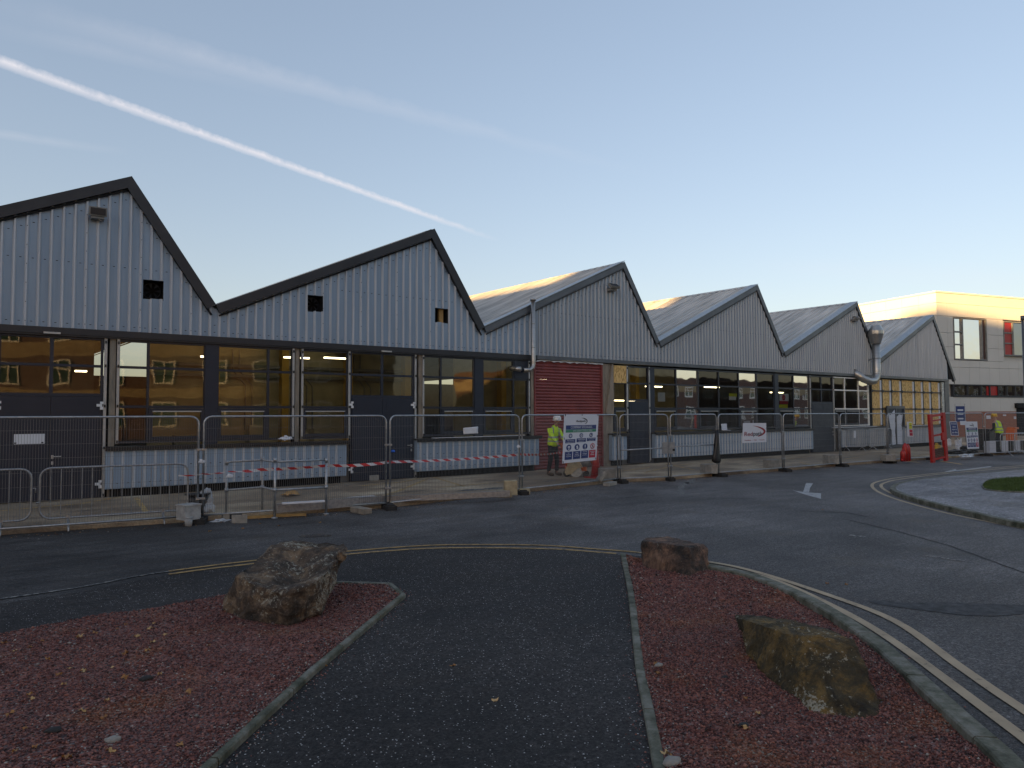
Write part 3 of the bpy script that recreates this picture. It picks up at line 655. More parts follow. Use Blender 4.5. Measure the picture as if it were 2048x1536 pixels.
# fascias follow the roof line
def fascia(pts,th,y0,y1,mi=0,mb=None):
    mb=mb or MB()
    # offset polyline downwards with mitres
    n=len(pts); low=[]
    for i in range(n):
        p=Vector(pts[i]); ds=[]
        if i>0: ds.append((p-Vector(pts[i-1])).normalized())
        if i<n-1: ds.append((Vector(pts[i+1])-p).normalized())
        ns=[Vector((d.y,-d.x)) for d in ds]; nn=sum(ns,Vector((0,0))).normalized(); k=th/max(.3,nn.dot(ns[0])); low.append(p+nn*k)
    for i in range(n-1):
        mb.xprism([pts[i],pts[i+1],tuple(low[i+1]),tuple(low[i])],y0,y1,mi)
    return mb
for i in range(7):
    a=(V_[i],VZ+.0); pk=(P_[i],PZ); b=(V_[i+1],VZ) if i<6 else (46.6,3.95)
    dark=i<3; th=.235 if dark else .19
    # joint gaps of 2 mm keep neighbours apart
    bb(fascia([(a[0]+.002,a[1]),pk,(b[0]-.002,b[1])],th,-.13 if dark else -.10,.05),'fascia','anth' if dark else 'anth2')
    mb=fascia([(a[0]+.08,a[1]-th-.02 if 0 else a[1]-th*1.06),(P_[i]-.03,PZ-th*1.22),(b[0]-.07,b[1]-th*1.1)],.045,-.075,-.037); bb(mb,'drip_trim','dark' if dark else 'anth')
# roofs: ribbed sheets on the long slope, plain on the steep one
SK=-.061; YB=34
for i in range(7):
    a=Vector((V_[i],0,VZ-.01)); p=Vector((P_[i],0,PZ-.005)); b=Vector((V_[i+1],0,VZ-.01)) if i<6 else Vector((46.55,0,3.98))
    mb=MB(); nrm=Vector((-(p.z-a.z),0,(p.x-a.x))).normalized(); pitch=.333
    y=.06; prof=[(y,0)]
    while y<YB-.4: prof+= [(y+.20,0),(y+.225,.035),(y+.29,.035),(y+.315,0)]; y+=pitch
    prof.append((YB,0)); vs=[]; fs=[]
    for (yy,h) in prof:
        o_=Vector((SK*yy,yy,0)); vs.append(a+o_+nrm*h); vs.append(p+o_+nrm*h)
    for k in range(len(prof)-1): fs.append((2*k,2*k+1,2*k+3,2*k+2))
    mb.add(vs,fs,0)
    # underside and steep face
    dn=Vector((0,0,-.12))
    q=[a+dn,p+dn,p+dn+Vector((SK*YB,YB,0)),a+dn+Vector((SK*YB,YB,0))]; q[0].y=q[1].y=.06; mb.add(q,[(0,1,2,3)],1)
    q=[p,b,b+Vector((SK*YB,YB,0)),p+Vector((SK*YB,YB,0))]; q=[x.copy() for x in q]; q[0].y+=.06;q[1].y+=.06; mb.add(q,[(0,1,2,3)],2)
    r=bb(mb,'roof',['roof','roofin','anth2'])
    # bright verge capping and ridge capping
    mb=MB(); w=.30
    for (u0,u1) in ((a,p),):
        c0=u0+nrm*.045; c1=u1+nrm*.045; mb.add([c0+Vector((0,-.13,0)),c1+Vector((0,-.13,0)),c1+Vector((0,w,0)),c0+Vector((0,w,0)),c0+Vector((0,-.13,-.02)),c1+Vector((0,-.13,-.02)),c1+Vector((0,w,-.03)),c0+Vector((0,w,-.03))],[(0,1,2,3),(7,6,5,4),(0,4,5,1),(3,2,6,7)],0)
    if i>=3: bb(mb,'verge_capping','galv' )
    mb=MB(); d=(a-p).normalized(); c=p+nrm*.05
    c=p+nrm*.02+Vector((0,.16,0))
    mb.add([c+Vector((0,-.1,.01)),c+d*.22+Vector((0,-.1,0)),c+d*.22+Vector((SK*YB,YB,0)),c+Vector((SK*YB,YB,.01)),c+Vector((.1,-.1,-.16)),c+Vector((.1+SK*YB,YB,-.16))],[(0,1,2,3),(0,3,5,4)],0); bb(mb,'ridge_capping','roof')
# back and end walls, floor, interior walls
mb=MB()
def backwall(y,x0,x1,z1): mb.box(x0,x1,y,y+.1,.0,z1)
backwall(YB-.6,-14,44,4.6); mb.box(-12.1,-12,.1,YB-.5,0,6)
pts=[(V_[0],3.9)]; 
bb(mb,'rear_wall','roofin')
mb=MB(); pk=P_[6]
mb.add([(XE-.05,.02,.1),(XE-.05+SK*YB,YB,.1),(XE-.05+SK*YB,YB,4.4),(XE-.05,.02,4.4)],[(0,1,2,3)]); bb(mb,'side_wall','clad2')
mb=MB(); mb.box(-12,XE-.1,.15,YB-.7,.104,.112); bb(mb,'interior_floor','infloor')
mb=MB(); mb.box(4.6,15.6,10.5,10.62,.112,5.6,0); mb.box(17.0,33,9.0,9.12,.112,4.6,0); mb.box(-9,3,12,12.1,.112,5.2,1); bb(mb,'interior_wall',['inwall','incol'])
mb=MB()
for x in (6.9,9.6,12.4,15.2,19.5,24,28.5): 
    mb=MB(); mb.box(x-.14,x+.14,10.1 if x<16 else 8.6,10.5 if x<16 else 9.0,.112,5.0 if x<16 else 4.5); bb(mb,'interior_column','inyel')
mb=MB()
for x in (8.1,8.35,10.6,10.85,13.2,13.5): mb.tube([(x,10.4,1.4),(x,10.4,3.2),(x-.5,10.4,3.8),(x-.5,10.4,4.6)],.03,5)
for z in (3.5,3.9): mb.box(4.6,15.6,10.35,10.45,z,z+.12)
bb(mb,'conduit','incol')
mb=MB()
for x0,y0,z0,L in ((8.5,7.5,5.6,1.5),(10.0,5,6.2,1.5),(10.2,8.5,5.9,1.5),(13.0,7,5.3,1.5),(14.8,6,5.5,1.5),(6.5,8,5.2,1.2),(8.2,6.0,4.0,.9),(9.9,6.6,4.1,1.0),(6.0,8.5,4.1,.35),(20.7,6.0,2.62,2.4),(23.8,6.2,2.62,2.0),(19.3,5.5,3.5,.3),(27.5,7,3.4,1.2),(31,6,3.4,1.2),(37,6,3.2,1.2),(2.2,9.5,3.5,.35)):  # high tubes are unseen, added to brighten the back wall behind the middle windows
    mb=MB(); mb.box(x0,x0+L,y0,y0+.10,z0,z0+.05); bb(mb,'tube_light','lamp')
mb=MB(); 
for x,w,h,y in ((6.4,1.1,1.9,9),(8.0,.7,1.5,9.4),(10.6,.9,1.3,9.5),(12.9,.6,2.0,9.8),(5.0,1.0,1.2,7.5),(21,1.2,1.3,7.5),(25,.9,1.6,8),(30,1.5,1.1,6)): mb=MB(); mb.box(x,x+w,y,y+.6,.112,.112+h); bb(mb,'machine_cabinet','inwall')
# beam under the cladding
mb=MB(); mb.box(-12,XP,-.07,.14,ZC-.15,ZC-.004); mb.box(-12,XP,-.05,.12,ZC-.19,ZC-.152); bb(mb,'lintel_trim','anth')
mb=MB(); mb.box(XP+.002,XE,-.07,.14,ZC-.13,ZC-.004); bb(mb,'lintel_trim','anth2')
ZT=ZC-.19; Z1,Z2,ZS=3.12,2.19,1.33
def member(mb,x0,x1,z0,z1,y0=.02,y1=.10,mi=0): mb.box(x0,x1,y0,y1,z0,z1,mi)
def window(cols,lower,bars='frame',panes=None,zt=ZT,zs=ZS,casew=True):
    """cols: list of (px0,px1); builds one window unit with frame, panes and opening casements"""
    c=[(U(a),U(b)) for a,b in cols]; x0=c[0][0]-.05; x1=c[-1][1]+.05
    mb=MB(); bw=.055
    member(mb,x0,x1,zt-bw,zt); member(mb,x0,x1,zs,zs+bw)
    ed=[x0]+[(c[i][1]+c[i+1][0])/2 for i in range(len(c)-1)]+[x1]
    for i,e in enumerate(ed):
        h=.028 if 0<i<len(ed)-1 else .0
        if i==0: member(mb,e,e+.05,zs+bw+.001,zt-bw-.001)
        elif i==len(ed)-1: member(mb,e-.05,e,zs+bw+.001,zt-bw-.001)
        else: member(mb,e-h,e+h,zs+bw+.001,zt-bw-.001)
    for z in (Z1,Z2):
        for i in range(len(c)):
            member(mb,ed[i]+(.05 if i==0 else .028)+.001,ed[i+1]-(.05 if i==len(c)-1 else .028)-.001,z-.03,z+.03,.025,.095)
    w=bb(mb,'window',bars)
    g=MB()
    for i in range(len(c)): g.add([(ed[i]+.02,.062,zs+.03),(ed[i+1]-.02,.062,zs+.03),(ed[i+1]-.02,.062,zt-.03),(ed[i]+.02,.062,zt-.03)],[(0,1,2,3)])
    g.build('pane','glass',w)
    for i,l in enumerate(lower):
        if l!='c': continue
        a,b=ed[i]+.03,ed[i+1]-.03; cb=MB(); t=.085; z0,z1=zs+.06,Z2-.035
        cb.box(a,b,.0,.05,z1-t,z1); cb.box(a,b,.0,.05,z0,z0+t); cb.box(a,a+t,.0,.05,z0+t,z1-t); cb.box(b-t,b,.0,.05,z0+t,z1-t)
        q=cb.build('casement',bars if bars!='wbar' else 'frame',w)
        s=MB(); s.box(a+t*.9,b-t*.9,-.02,-.002,z1-t*1.05,z1-t*.72); s.build('trickle_vent','alu',q)
    return w
M['wbar']=M['winwhite']
def vstrip(px,z0,z1,w=.05,m='alu',y=.0,y0=-.012):
    x=U(px); mb=MB(); mb.box(x-w/2,x+w/2,y0,.03,z0,z1,0)
    zz=z0+.02
    for z in (z0+.03,Z2-.0,Z1-.0,z1-.1): mb.box(x-.018,x+.018,y0-.022,y0-.001,z-.02,z+.045,1)
    bb(mb,'aluminium_strip',[m,'black'])
def pillar(pa,pb,z0=.1,z1=ZT+.03,y0=.03,y1=.35):
    a,b=U(pa),U(pb); mb=MB(); mb.box(a,b,y0,y1,z0,z1); 
    bb(mb,'concrete_pillar','conc')
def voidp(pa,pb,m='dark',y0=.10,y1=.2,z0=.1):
    mb=MB(); mb.box(U(pa),U(pb),y0,y1,z0,ZT); bb(mb,'dark_gap',m)  # near-black colour stands in for the dark of the open gap
def panel(pa,pb,m='navy',z0=.35,z1=ZT,y0=.0,y1=.1):
    mb=MB(); mb.box(U(pa),U(pb),y0,y1,z0,z1); return bb(mb,'filler_panel',m)
def door(pa,pb,seam,head,hinges=(),handle=None,leaftop=None,two=True,zb=.12):
    """double door with glazed over-panel"""
    a,b=U(pa),U(pb); z=head
    mb=MB(); bw=.05
    mb.box(a,a+bw,.02,.1,zb,ZT); mb.box(b-bw,b,.02,.1,zb,ZT); mb.box(a+bw+.001,b-bw-.001,.02,.1,ZT-bw,ZT); mb.box(a+bw+.001,b-bw-.001,.02,.1,z,z+.07)
    mb.box(a+bw+.001,b-bw-.001,.025,.095,Z1-.03,Z1+.03)
    if two: s=U(seam); mb.box(s-.035,s+.035,.024,.097,z+.071,Z1-.031); mb.box(s-.035,s+.035,.024,.097,Z1+.031,ZT-bw-.001)
    f=bb(mb,'door_frame','navy'); g=MB(); g.add([(a+.02,.062,z+.03),(b-.02,.062,z+.03),(b-.02,.062,ZT-.03),(a+.02,.062,ZT-.03)],[(0,1,2,3)]); g.build('pane','glass',f)
    leaves=[(a+bw+.004,(U(seam) if two else b-bw)-.004)]+([(U(seam)+.004,b-bw-.004)] if two else [])
    ds=[]
    for l0,l1 in leaves:
        m2=MB(); m2.box(l0,l1,.0,.05,zb,z-.006); m2.box(l0+.12,l1-.12,-.006,.0,z-.34,z-.12); 
        d=bb(m2,'door','navy'); ds.append((d,l0,l1))
        for hz in hinges:
            hm=MB(); hx=l1+.02 if (l0,l1)==leaves[-1] else l0-.02
            hm.box(hx-.09,hx+.02,-.03,-.002,hz-.03,hz+.03); hm.box(hx-.02,hx+.045,-.035,-.003,hz+.031,hz+.085); hm.box(hx-.02,hx+.045,-.035,-.003,hz-.10,hz-.031)
            hm.build('hinge','white',d)
    if handle is not None:
        d,l0,l1=ds[-1]; hx=l0+.05 if handle>0 else l1-.05; hm=MB(); s=1 if handle>0 else -1
        hm.box(hx-.022,hx+.022,-.016,-.001,1.03,1.11); hm.tube([(hx,-.016,1.08),(hx,-.07,1.08),(hx+s*.16,-.07,1.08)],.012,6); hm.box(hx-.02,hx+.02,-.016,-.001,.90,.97); hm.build('handle','alu',d)
    return ds
# left to right along the facade
door(-150,205,-2,2.45) if False else None
dl=door(-6,206,102,2.42,hinges=(2.22,.42),handle=1)
mb=MB(); mb.box(U(28,870),U(90,870),-.012,-.003,wp(60,888).z,wp(60,868).z); 
for x in (U(32,870),U(86,870)): mb.box(x-.03,x+.01,-.014,-.012,wp(60,888).z+.01,wp(60,888).z+.04,1)
mb.build('notice_plate',['paper','ink'],dl[0][0])
panel(-60,-8,'navy',.1)
window([(-520,-400),(-392,-280),(-272,-180),(-172,-66)],'cgcg')
vstrip(210,.12,ZT,.06); voidp(213,219); pillar(218.5,231); voidp(231,234); vstrip(235.5,ZS,ZT,.055)
window([(239,293),(299,408)],'gc'); panel(410,436)
window([(438,533),(541,583)],'cg'); vstrip(586.5,ZS,ZT,.055); voidp(588,591); pillar(591,599); voidp(599,603); vstrip(604.5,ZS,ZT,.055)
window([(607,694)],'c'); vstrip(698.5,ZS,ZT,.055)
door(701,829,765,2.47,hinges=(2.27,.45),handle=-1)
vstrip(831,.12,ZT,.055); voidp(833,838); pillar(838,845.5); vstrip(846.8,ZS,ZT,.05)
window([(849,880),(885,948)],'gc'); panel(949.5,966)
window([(968,1025),(1031,1055)],'cg'); mb=MB(); mb.box(U(1029),U(1056),.0,.02,Z1+.032,ZT-.01); bb(mb,'blank_panel','navy')
vstrip(1058.5,ZS,ZT,.05); voidp(1060,1063); pillar(1063,1068.5)
# roller shutter
mb=MB(); xa,xb=U(1069),U(1206); z=.12
while z<ZT-.02:
    h=.105; mb.xprism([(xa,z+.002),(xb,z+.002),(xb,z+h-.002),(xa,z+h-.002)],.06,.10)
    mb.add([(xa,.06,z+.002),(xb,.06,z+.002),(xb,.035,z+h*.45),(xa,.035,z+h*.45),(xb,.058,z+h-.002),(xa,.058,z+h-.002)],[(0,1,2,3),(3,2,4,5)],0)
    z+=h
sh=bb(mb,'roller_shutter','shutter'); [ (lambda q:(q.box(a_,a_+.06,.0,.05,.1,ZT,0),q.build('guide_rail',['shutter'],sh)))(MB()) for a_ in (xa,xb-.06)]
mb=MB(); n=30; pts=[(xa+(xb-xa)*i/n,ZT+.02-random.uniform(0,.05)) for i in range(n+1)]
for i in range(n):
    mb.xprism([pts[i],pts[i+1],(pts[i+1][0],ZT+.035),(pts[i][0],ZT+.035)],-.02,-.01)
bb(mb,'torn_membrane','paper')
mb=MB(); a,b=U(1206),U(1226); zt=ZT+.03
mb.xprism([(a,.1),(b,.1),(b,zt),(a-.05,zt)],.02,.4); mb.xprism([(a+.10,2.0),(b-.02,1.9),(b-.02,zt),(a+.42,zt)],-.06,.018); bb(mb,'concrete_pillar','conc')
# small bay with board and window
w=window([(1229,1252)],'c'); mb=MB(); mb.box(U(1228),U(1253),.0,.018,Z1+.0,ZT-.005); bb(mb,'strand_board','osb')
vstrip(1254.5,ZS,ZT,.07)
door(1256,1298,1256,2.46,two=False,zb=.14); vstrip(1298.8,.14,ZT,.055); panel(1300,1308.5,'navy',.1)
window([(1310,1351),(1356,1395),(1400,1436),(1441,1476),(1481,1512),(1517,1548)],'cgcgcg'); panel(1549.5,1557)
window([(1558,1586),(1590,1619)],'cg'); vstrip(1620.5,.9,ZT,.05)
door(1622,1666,1643.5,2.46,handle=-1,zb=.14); vstrip(1667,.14,ZT,.055)
window([(1669,1689),(1692,1716),(1720,1738)],'ccg',bars='wbar'); voidp(1738.5,1744,'dark',.02,.2)
# boarded bay: strand boards on dark studs
x0,x1=U(1743.5),U(1887); mb=MB(); mb.box(x0,x1,.07,.09,1.3,ZT); bb(mb,'strand_board','osb')
mb=MB(); st=[1743.8,1765,1784,1804,1830,1847,1863,1881]
for s in st: mb.box(U(s)-.05,U(s)+.05,.02,.069,1.3,ZT,0)
for s in st[1:]: mb.box(U(s)-.19,U(s)-.052,.03,.068,1.35,ZT-.05,1)
for z in (Z1+.02,Z2): 
    mb.box(x0,x1,.0,.019,z-.03,z+.03,0)
    for s in st: mb.box(U(s)-.10,U(s)+.06,-.03,-.001,z-.07,z+.07,0)
bb(mb,'stud_frame',['black','paper'])
mb=MB(); mb.box(U(1883),U(1887.5),-.02,.06,.4,ZT,0); bb(mb,'insulation_strip',mat('torn foil insulation',(.5,.5,.46),.5,.3,.9,25))
mb=MB(); mb.box(U(1888),XE,-.05,.1,.1,ZC-.14); bb(mb,'corner_pilaster','anth2')
# temporary grey door with torn white sheet
a,b=U(1770),U(1805); zt=wp(1787,812).z; mb=MB(); mb.box(a,a+.10,-.1,-.02,.13,zt); mb.box(b-.10,b,-.1,-.02,.13,zt); mb.box(a+.101,b-.101,-.1,-.02,zt-.14,zt); mb.box((a+b)/2-.04,(a+b)/2+.04,-.095,-.02,.13,zt-.141); mb.box(a+.101,(a+b)/2-.041,-.095,-.02,.13,.25); mb.box((a+b)/2+.041,b-.101,-.095,-.02,.13,.25)
td=bb(mb,'door_frame','anth2'); mb=MB(); mb.box(a+.1,b-.1,-.05,-.03,.25,zt-.1); mb.build('dark_glazing','navy',td)
m1=(a+b)/2; h=zt-.2
mb=MB(); mb.xprism([(a+.13,h-.15),(a+.35,h-.3),(m1-.12,h),(m1-.08,h-.35),(m1-.15,h-.8),(m1-.05,1.5),(m1-.14,1.0),(m1-.08,.3),(a+.5,.27),(a+.42,.9),(a+.20,1.7)],-.07,-.055)
mb.xprism([(m1+.08,h-.4),(m1+.35,h-.25),(b-.13,h-.3),(b-.2,1.9),(b-.38,1.3),(b-.16,.6),(b-.15,.27),(m1+.1,.3)],-.07,-.055); mb.build('torn_sheet','board',td,tri=True)
# low cladding boxes with dark sill
def lowclad(pa,pb,z1=1.22,z0=.32,y=-.18,m='clad_low',pitch=.225,sill=True):
    a,b=U(pa,900,y),U(pb,900,y); c=clad(a,b,pitch,.07,z0,.03,y,lambda x:z1,scr=True)
    c.box(a,b,y+.012,.0,z0-.02,z0); c.add([(a,y,z0),(a,0,z0),(a,0,z1),(a,y,z1)],[(0,1,2,3)],0); c.add([(b,y,z0),(b,0,z0),(b,0,z1),(b,y,z1)],[(0,1,2,3)],0)
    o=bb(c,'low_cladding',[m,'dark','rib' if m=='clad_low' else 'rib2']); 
    s=MB(); s.box(a-.04,b+.10,y-.07,.02,z1+.001,z1+.05); s.box(a-.02,b+.08,y-.06,y-.04,z1-.05,z1); bb(s,'sill','black' if m=='clad_low' else 'anth2')
    k=MB(); k.box(a+.1,b-.1,-.02,.02,.1,z0-.03); bb(k,'under_gap','dark')  # near-black strip stands in for the dark gap beneath the cladding
    return a,b
lowclad(212,693); lowclad(834,1078); lowclad(1225,1254,pitch=.2); lowclad(1311,1627,pitch=.185); lowclad(1684,1776,pitch=.185,m='clad2'); lowclad(1810,1890,pitch=.185,m='clad2')
lowclad(-460,-62)
k=MB(); k.box(-12,XE-.1,.16,.3,.1,1.25); bb(k,'inner_plinth','incol')
for L in ((x0_,x1_) for x0_,x1_ in ((U(108),U(205)),)): pass
# floodlights
def flood(px,py,w,h,tilt,side=0):
    c=wp(px,py,-.25); mb=MB(); t=R(tilt)
    ay=Vector((0,math.cos(t),math.sin(t))); az=Vector((0,-math.sin(t),math.cos(t)))
    mb.obox(c,Vector((w/2,0,0)),ay*.045,az*h/2,0); mb.obox(c-ay*.052,Vector((w/2-.03,0,0)),ay*.006,az*(h/2-.025),1)
    mb.obox(c+Vector((0,.12,-h*.55)),Vector((w*.36,0,0)),Vector((0,.12,0)),Vector((0,0,.05)),0)
    mb.tube([c+Vector((.02,.1,-h*.6)),c+Vector((.03,.05,-h*.85)),c+Vector((.1,.15,-h*.9)),c+Vector((.14,.24,-h*.6))],.008,5,2)
    bb(mb,'floodlight',['incol','anth','paper'])
flood(196,423,.36,.20,10); flood(1228,572,.42,.22,-55); flood(1713,636,.42,.2,-60)
mb=MB()
for px,py in ((104,666),(772,703)): 
    c=wp(px,py,-.05); mb.box(c.x-.16,c.x+.16,-.11,-.072,c.z-.02,c.z+.02)
bb(mb,'sensor_bar','alu')
# stainless flues
def flue(pts,r,joints=()):
    mb=MB(); mb.tube(pts,r,14,0); return mb
Yf=-.22; tp=wp(1066,600,Yf); bt=wp(1062,728,Yf)
mb=flue([(tp.x,Yf,tp.z),(tp.x,Yf,bt.z+.02),(tp.x-.02,Yf,bt.z-.10),(tp.x-.16,Yf,bt.z-.20),(tp.x-.40,Yf,bt.z-.22)],.075)
mb.tube([(tp.x,Yf,tp.z-.02),(tp.x,Yf,tp.z+.03)],.11,14); mb.tube([(tp.x-.62,Yf-.12,bt.z-.2),(tp.x-.68,Yf,bt.z-.18),(tp.x-.72,.05,bt.z-.15)],.085,12)
for z in (tp.z-.8,tp.z-1.6): mb.tube([(tp.x,Yf,z),(tp.x,Yf,z+.03)],.082,14)
bb(mb,'flue_pipe','steel')
Yg=-.45; tp=wp(1752,651,Yg); bt=wp(1746,745,Yg); x=tp.x-.05
mb=flue([(x,Yg,tp.z-.9),(x,Yg,bt.z+.05),(x-.06,Yg,bt.z-.22),(x-.32,Yg,bt.z-.42),(x-.75,Yg,bt.z-.46),(x-1.05,Yg+.15,bt.z-.34),(x-1.25,Yg+.35,bt.z-.12),(x-1.3,.1,bt.z+.05)],.19)
mb.tube([(x,Yg,tp.z-.95),(x,Yg,tp.z-.45),(x,Yg,tp.z-.28),(x,Yg,tp.z)],[.22,.37,.37,.24],16,sm=False)
for z in (tp.z-1.7,tp.z-2.5): mb.tube([(x,Yg,z),(x,Yg,z+.03)],.222,14)
mb.box(x-.03,x+.03,Yg,0,tp.z-1.75,tp.z-1.71,0)
bb(mb,'flue_pipe','steel')
# posters inside the glass
mb=MB()
def post(pa,pb,ya,yb,mi): 
    A=wp(pa,yb,.11);C_=wp(pb,ya,.11); mb.box(A.x,C_.x,.105,.11,A.z,C_.z,mi)
post(1559,1577,788,802,0); post(1559,1576,802,808,1); post(1558,1575,809,816,2); post(1602,1619,781,795,3); post(1458,1474,787,793,2); post(1458,1472,793,800,0); post(1316,1330,785,803,0)
c=wp(1567.5,795,.10); mb.disc((c.x,.103,c.z),(0,1,0),.14,.004,14,1)
bb(mb,'poster',['paper','sred','signyellow','blue'])
#PART3
# ---------------------------------------------------------------- site fence
def on_g(p,z=0): return Vector((p[0],p[1],z))
def fence_panel(A,B,label,h=1.95,group='temporary mesh fence panels round the site',name='mesh_fence',z0=.10,mid=None,gate=False,tube=.020,dens_=.040):
    A=Vector((A[0],A[1],0));B=Vector((B[0],B[1],0)); d=(B-A); L=d.length; rz=math.atan2(d.y,d.x); L-=.09
    t=thing(name,label,'gate' if gate else 'fence panel',(A.x+math.cos(rz)*.045,A.y+math.sin(rz)*.045,0),rz,group)
    m=MB(); r=.14; pts=[(0,0,z0-.09 if not gate else .08)]+[(0,0,h-r)]+[(r-r*math.cos(a),0,h-r+r*math.sin(a)) for a in (R(22),R(45),R(67))]+[(r,0,h),(L-r,0,h)]+[(L-r+r*math.sin(a),0,h-r+r*math.cos(a)) for a in (R(22),R(45),R(67))]+[(L,0,h-r),(L,0,z0-.09 if not gate else .08)]
    m.tube(pts,tube,8); m.tube([(0,0,z0+.03),(L,0,z0+.03)],tube*.9,8)
    if mid: m.tube([(.02,0,mid[0]),(L-.02,0,mid[1])],.02,8)
    m.build('frame','galv',t)
    w=MB(); n=int(L/dens_)
    for i in range(1,n):
        x=L*i/n; zt=h-.005
        if x<r: zt=h-r+math.sqrt(max(0,r*r-(r-x)**2))
        if x>L-r: zt=h-r+math.sqrt(max(0,r*r-(x-L+r)**2))
        w.box(x-.002,x+.002,-.0016,.0016,z0+.03,zt)
    z=z0+.22
    while z<h-.1: w.box(0.01,L-.01,-.0046,-.0018,z-.0018,z+.0018); z+=.235
    w.build('mesh_infill','wire',t)
    for z in (1.32,.42):
        c=MB(); c.box(L-.03,L+.12,-.035,.035,z,z+.04); c.tube([(L+.045,-.06,z+.02),(L+.045,.06,z+.02)],.012,6)
        c.build('coupler','galv',t)
    return t
JX=[Vector((-4.1,-4.05,0)),Vector((-.47,-4.33,0))]+[Vector((p.x,p.y,0)) for p in FP[1:12]]
names=['site fence panel off the left edge beside the road','site fence panel in front of the dark double doors, steel barrier against it','site fence panel carrying nothing but tape, in front of the key clamp handrail','site fence panel in front of the second dark double door and small windows','site fence panel carrying the large company site rules board','left leaf of the site gate with a diagonal gap and wheel','right leaf of the site gate with black cloth tied at its end','site fence panel carrying the white logo board with red lettering','site fence panel in front of the dark door right of the logo board','site fence panel in front of the small barriers stored by the wall','site fence panel left of the tall red frame, red tanks behind','site fence panel carrying the blue sign and the tall rules banner']
panels=[]
for i in range(12):
    gate=i in (5,6)
    panels.append(fence_panel(JX[i],JX[i+1],names[i],gate=gate,mid=(.93,.98) if i==5 else ((1.0,1.0) if i==6 else None),group='site gate leaves' if gate else 'temporary mesh fence panels round the site',name='site_gate' if gate else 'mesh_fence',dens_=.040 if i<8 else .05,z0=.1))
pe=fence_panel(JX[12]+Vector((.1,0,0)),JX[12]+Vector((3.3,-.75,0)),'last site fence panel at the right, in front of the worker in the vest',dens_=.05)
# lock boxes on the gate
mb=MB(); a=JX[6]; 
lb=thing('gate_latch','square galvanised lock plate where the two gate leaves meet','latch',(a.x,a.y,1.0),math.atan2(JX[6].y-JX[5].y,JX[6].x-JX[5].x))
for x in (-.17,.03): mb.box(x-.09,x+.13,-.03,-.022,-.2,.14); mb.box(x-.05,x+.09,-.035,-.031,-.1,.04)
mb.build('plate','galv',lb); k=MB(); k.box(.08,.16,-.04,-.036,-.12,-.06); k.build('lock','black',lb)
# rubber feet
ft=MB(); ft.prism([(-.36,-.11),(.36,-.11),(.36,.11),(-.36,.11)],0,.09); ft.prism([(-.30,-.075),(-.02,-.075),(-.02,.075),(-.30,.075)],.0905,.12); ft.prism([(.06,-.075),(.30,-.075),(.30,.075),(.06,.075)],.0905,.12)
f0=ft.build('fence_foot','rubber'); 
fl=['black rubber foot of the fence left of the handrail, by the white box','black rubber foot of the fence right of the handrail','black rubber foot of the fence by the sandy block','black rubber foot of the fence right of the site rules board','black wheel block under the middle of the gate','black rubber foot at the right end of the gate','black rubber foot right of the logo board','black rubber foot right of the dark door','black rubber foot by the small barriers','black rubber foot left of the red frame','black rubber foot under the tall rules banner']
for i in range(2,13):
    o=f0 if i==2 else f0.copy()
    if i>2: COL.objects.link(o)
    a=JX[i]; o.location=(a.x,a.y-.02,0); o.rotation_euler=(0,0,R(78+random.uniform(-9,9))); o.scale=(.8,1,1)
    if i==6: o.scale=(.4,.8,1)
    tag(o,fl[i-2],'fence foot','rubber feet of the site fence')
# concrete blocks
def block_(px,py,z,w,d,h,rz,m,label,tilt=0):
    p=gp(px,py,z); mb=MB(); 
    mb.box(-w/2,w/2,-d/2,d/2,0,h); o=mb.build('concrete_block',m); bv=o.modifiers.new('Bevel','BEVEL'); bv.width=.012; bv.segments=2
    o.location=(p.x,p.y,z); o.rotation_euler=(0,R(tilt),R(rz)); return tag(o,label,'block','concrete blocks along the fence')
block_(1214,957,.1,.44,.30,.30,-25,'block','grey concrete block behind the fence, right of the red cone')
block_(1197,961,.12,.10,.30,.30,-25,'block','grey slab leaning against the block by the red cone',35)
block_(1021,990,0.1,.30,.25,.34,-30,'blocky','upright sandy concrete block left of the fence joint by the rules board')
block_(1008,994,0.0,.36,.2,.16,-20,'blocky','sandy concrete block lying flat under the fence left of the rules board')
block_(1047,988,0.0,.26,.30,.14,-20,'blocky','sandy block under the fence foot left of the rules board')
block_(1418,947,.1,.44,.3,.30,-20,'block','pale concrete block behind the gate, below the black cloth')
block_(1543,935,.1,.46,.3,.28,-20,'block','pale concrete block below the white logo board')
block_(1662,928,.1,.50,.3,.34,-20,'block','pale concrete block in front of the dark door right of the logo board')
block_(1776,922,.1,.46,.3,.25,-20,'block','pale concrete block beside the small barriers')
block_(746,961,.1,.30,.2,.16,-5,'block','small concrete brick at the foot of the second dark double door')
block_(722,1026,0,.22,.5,.11,5,'conc','dark kerb block on the road edge under the fence, left of its foot')
block_(1220,971,0,.5,.2,.10,20,'block','long low concrete block under the fence by its foot, right of the rules board')
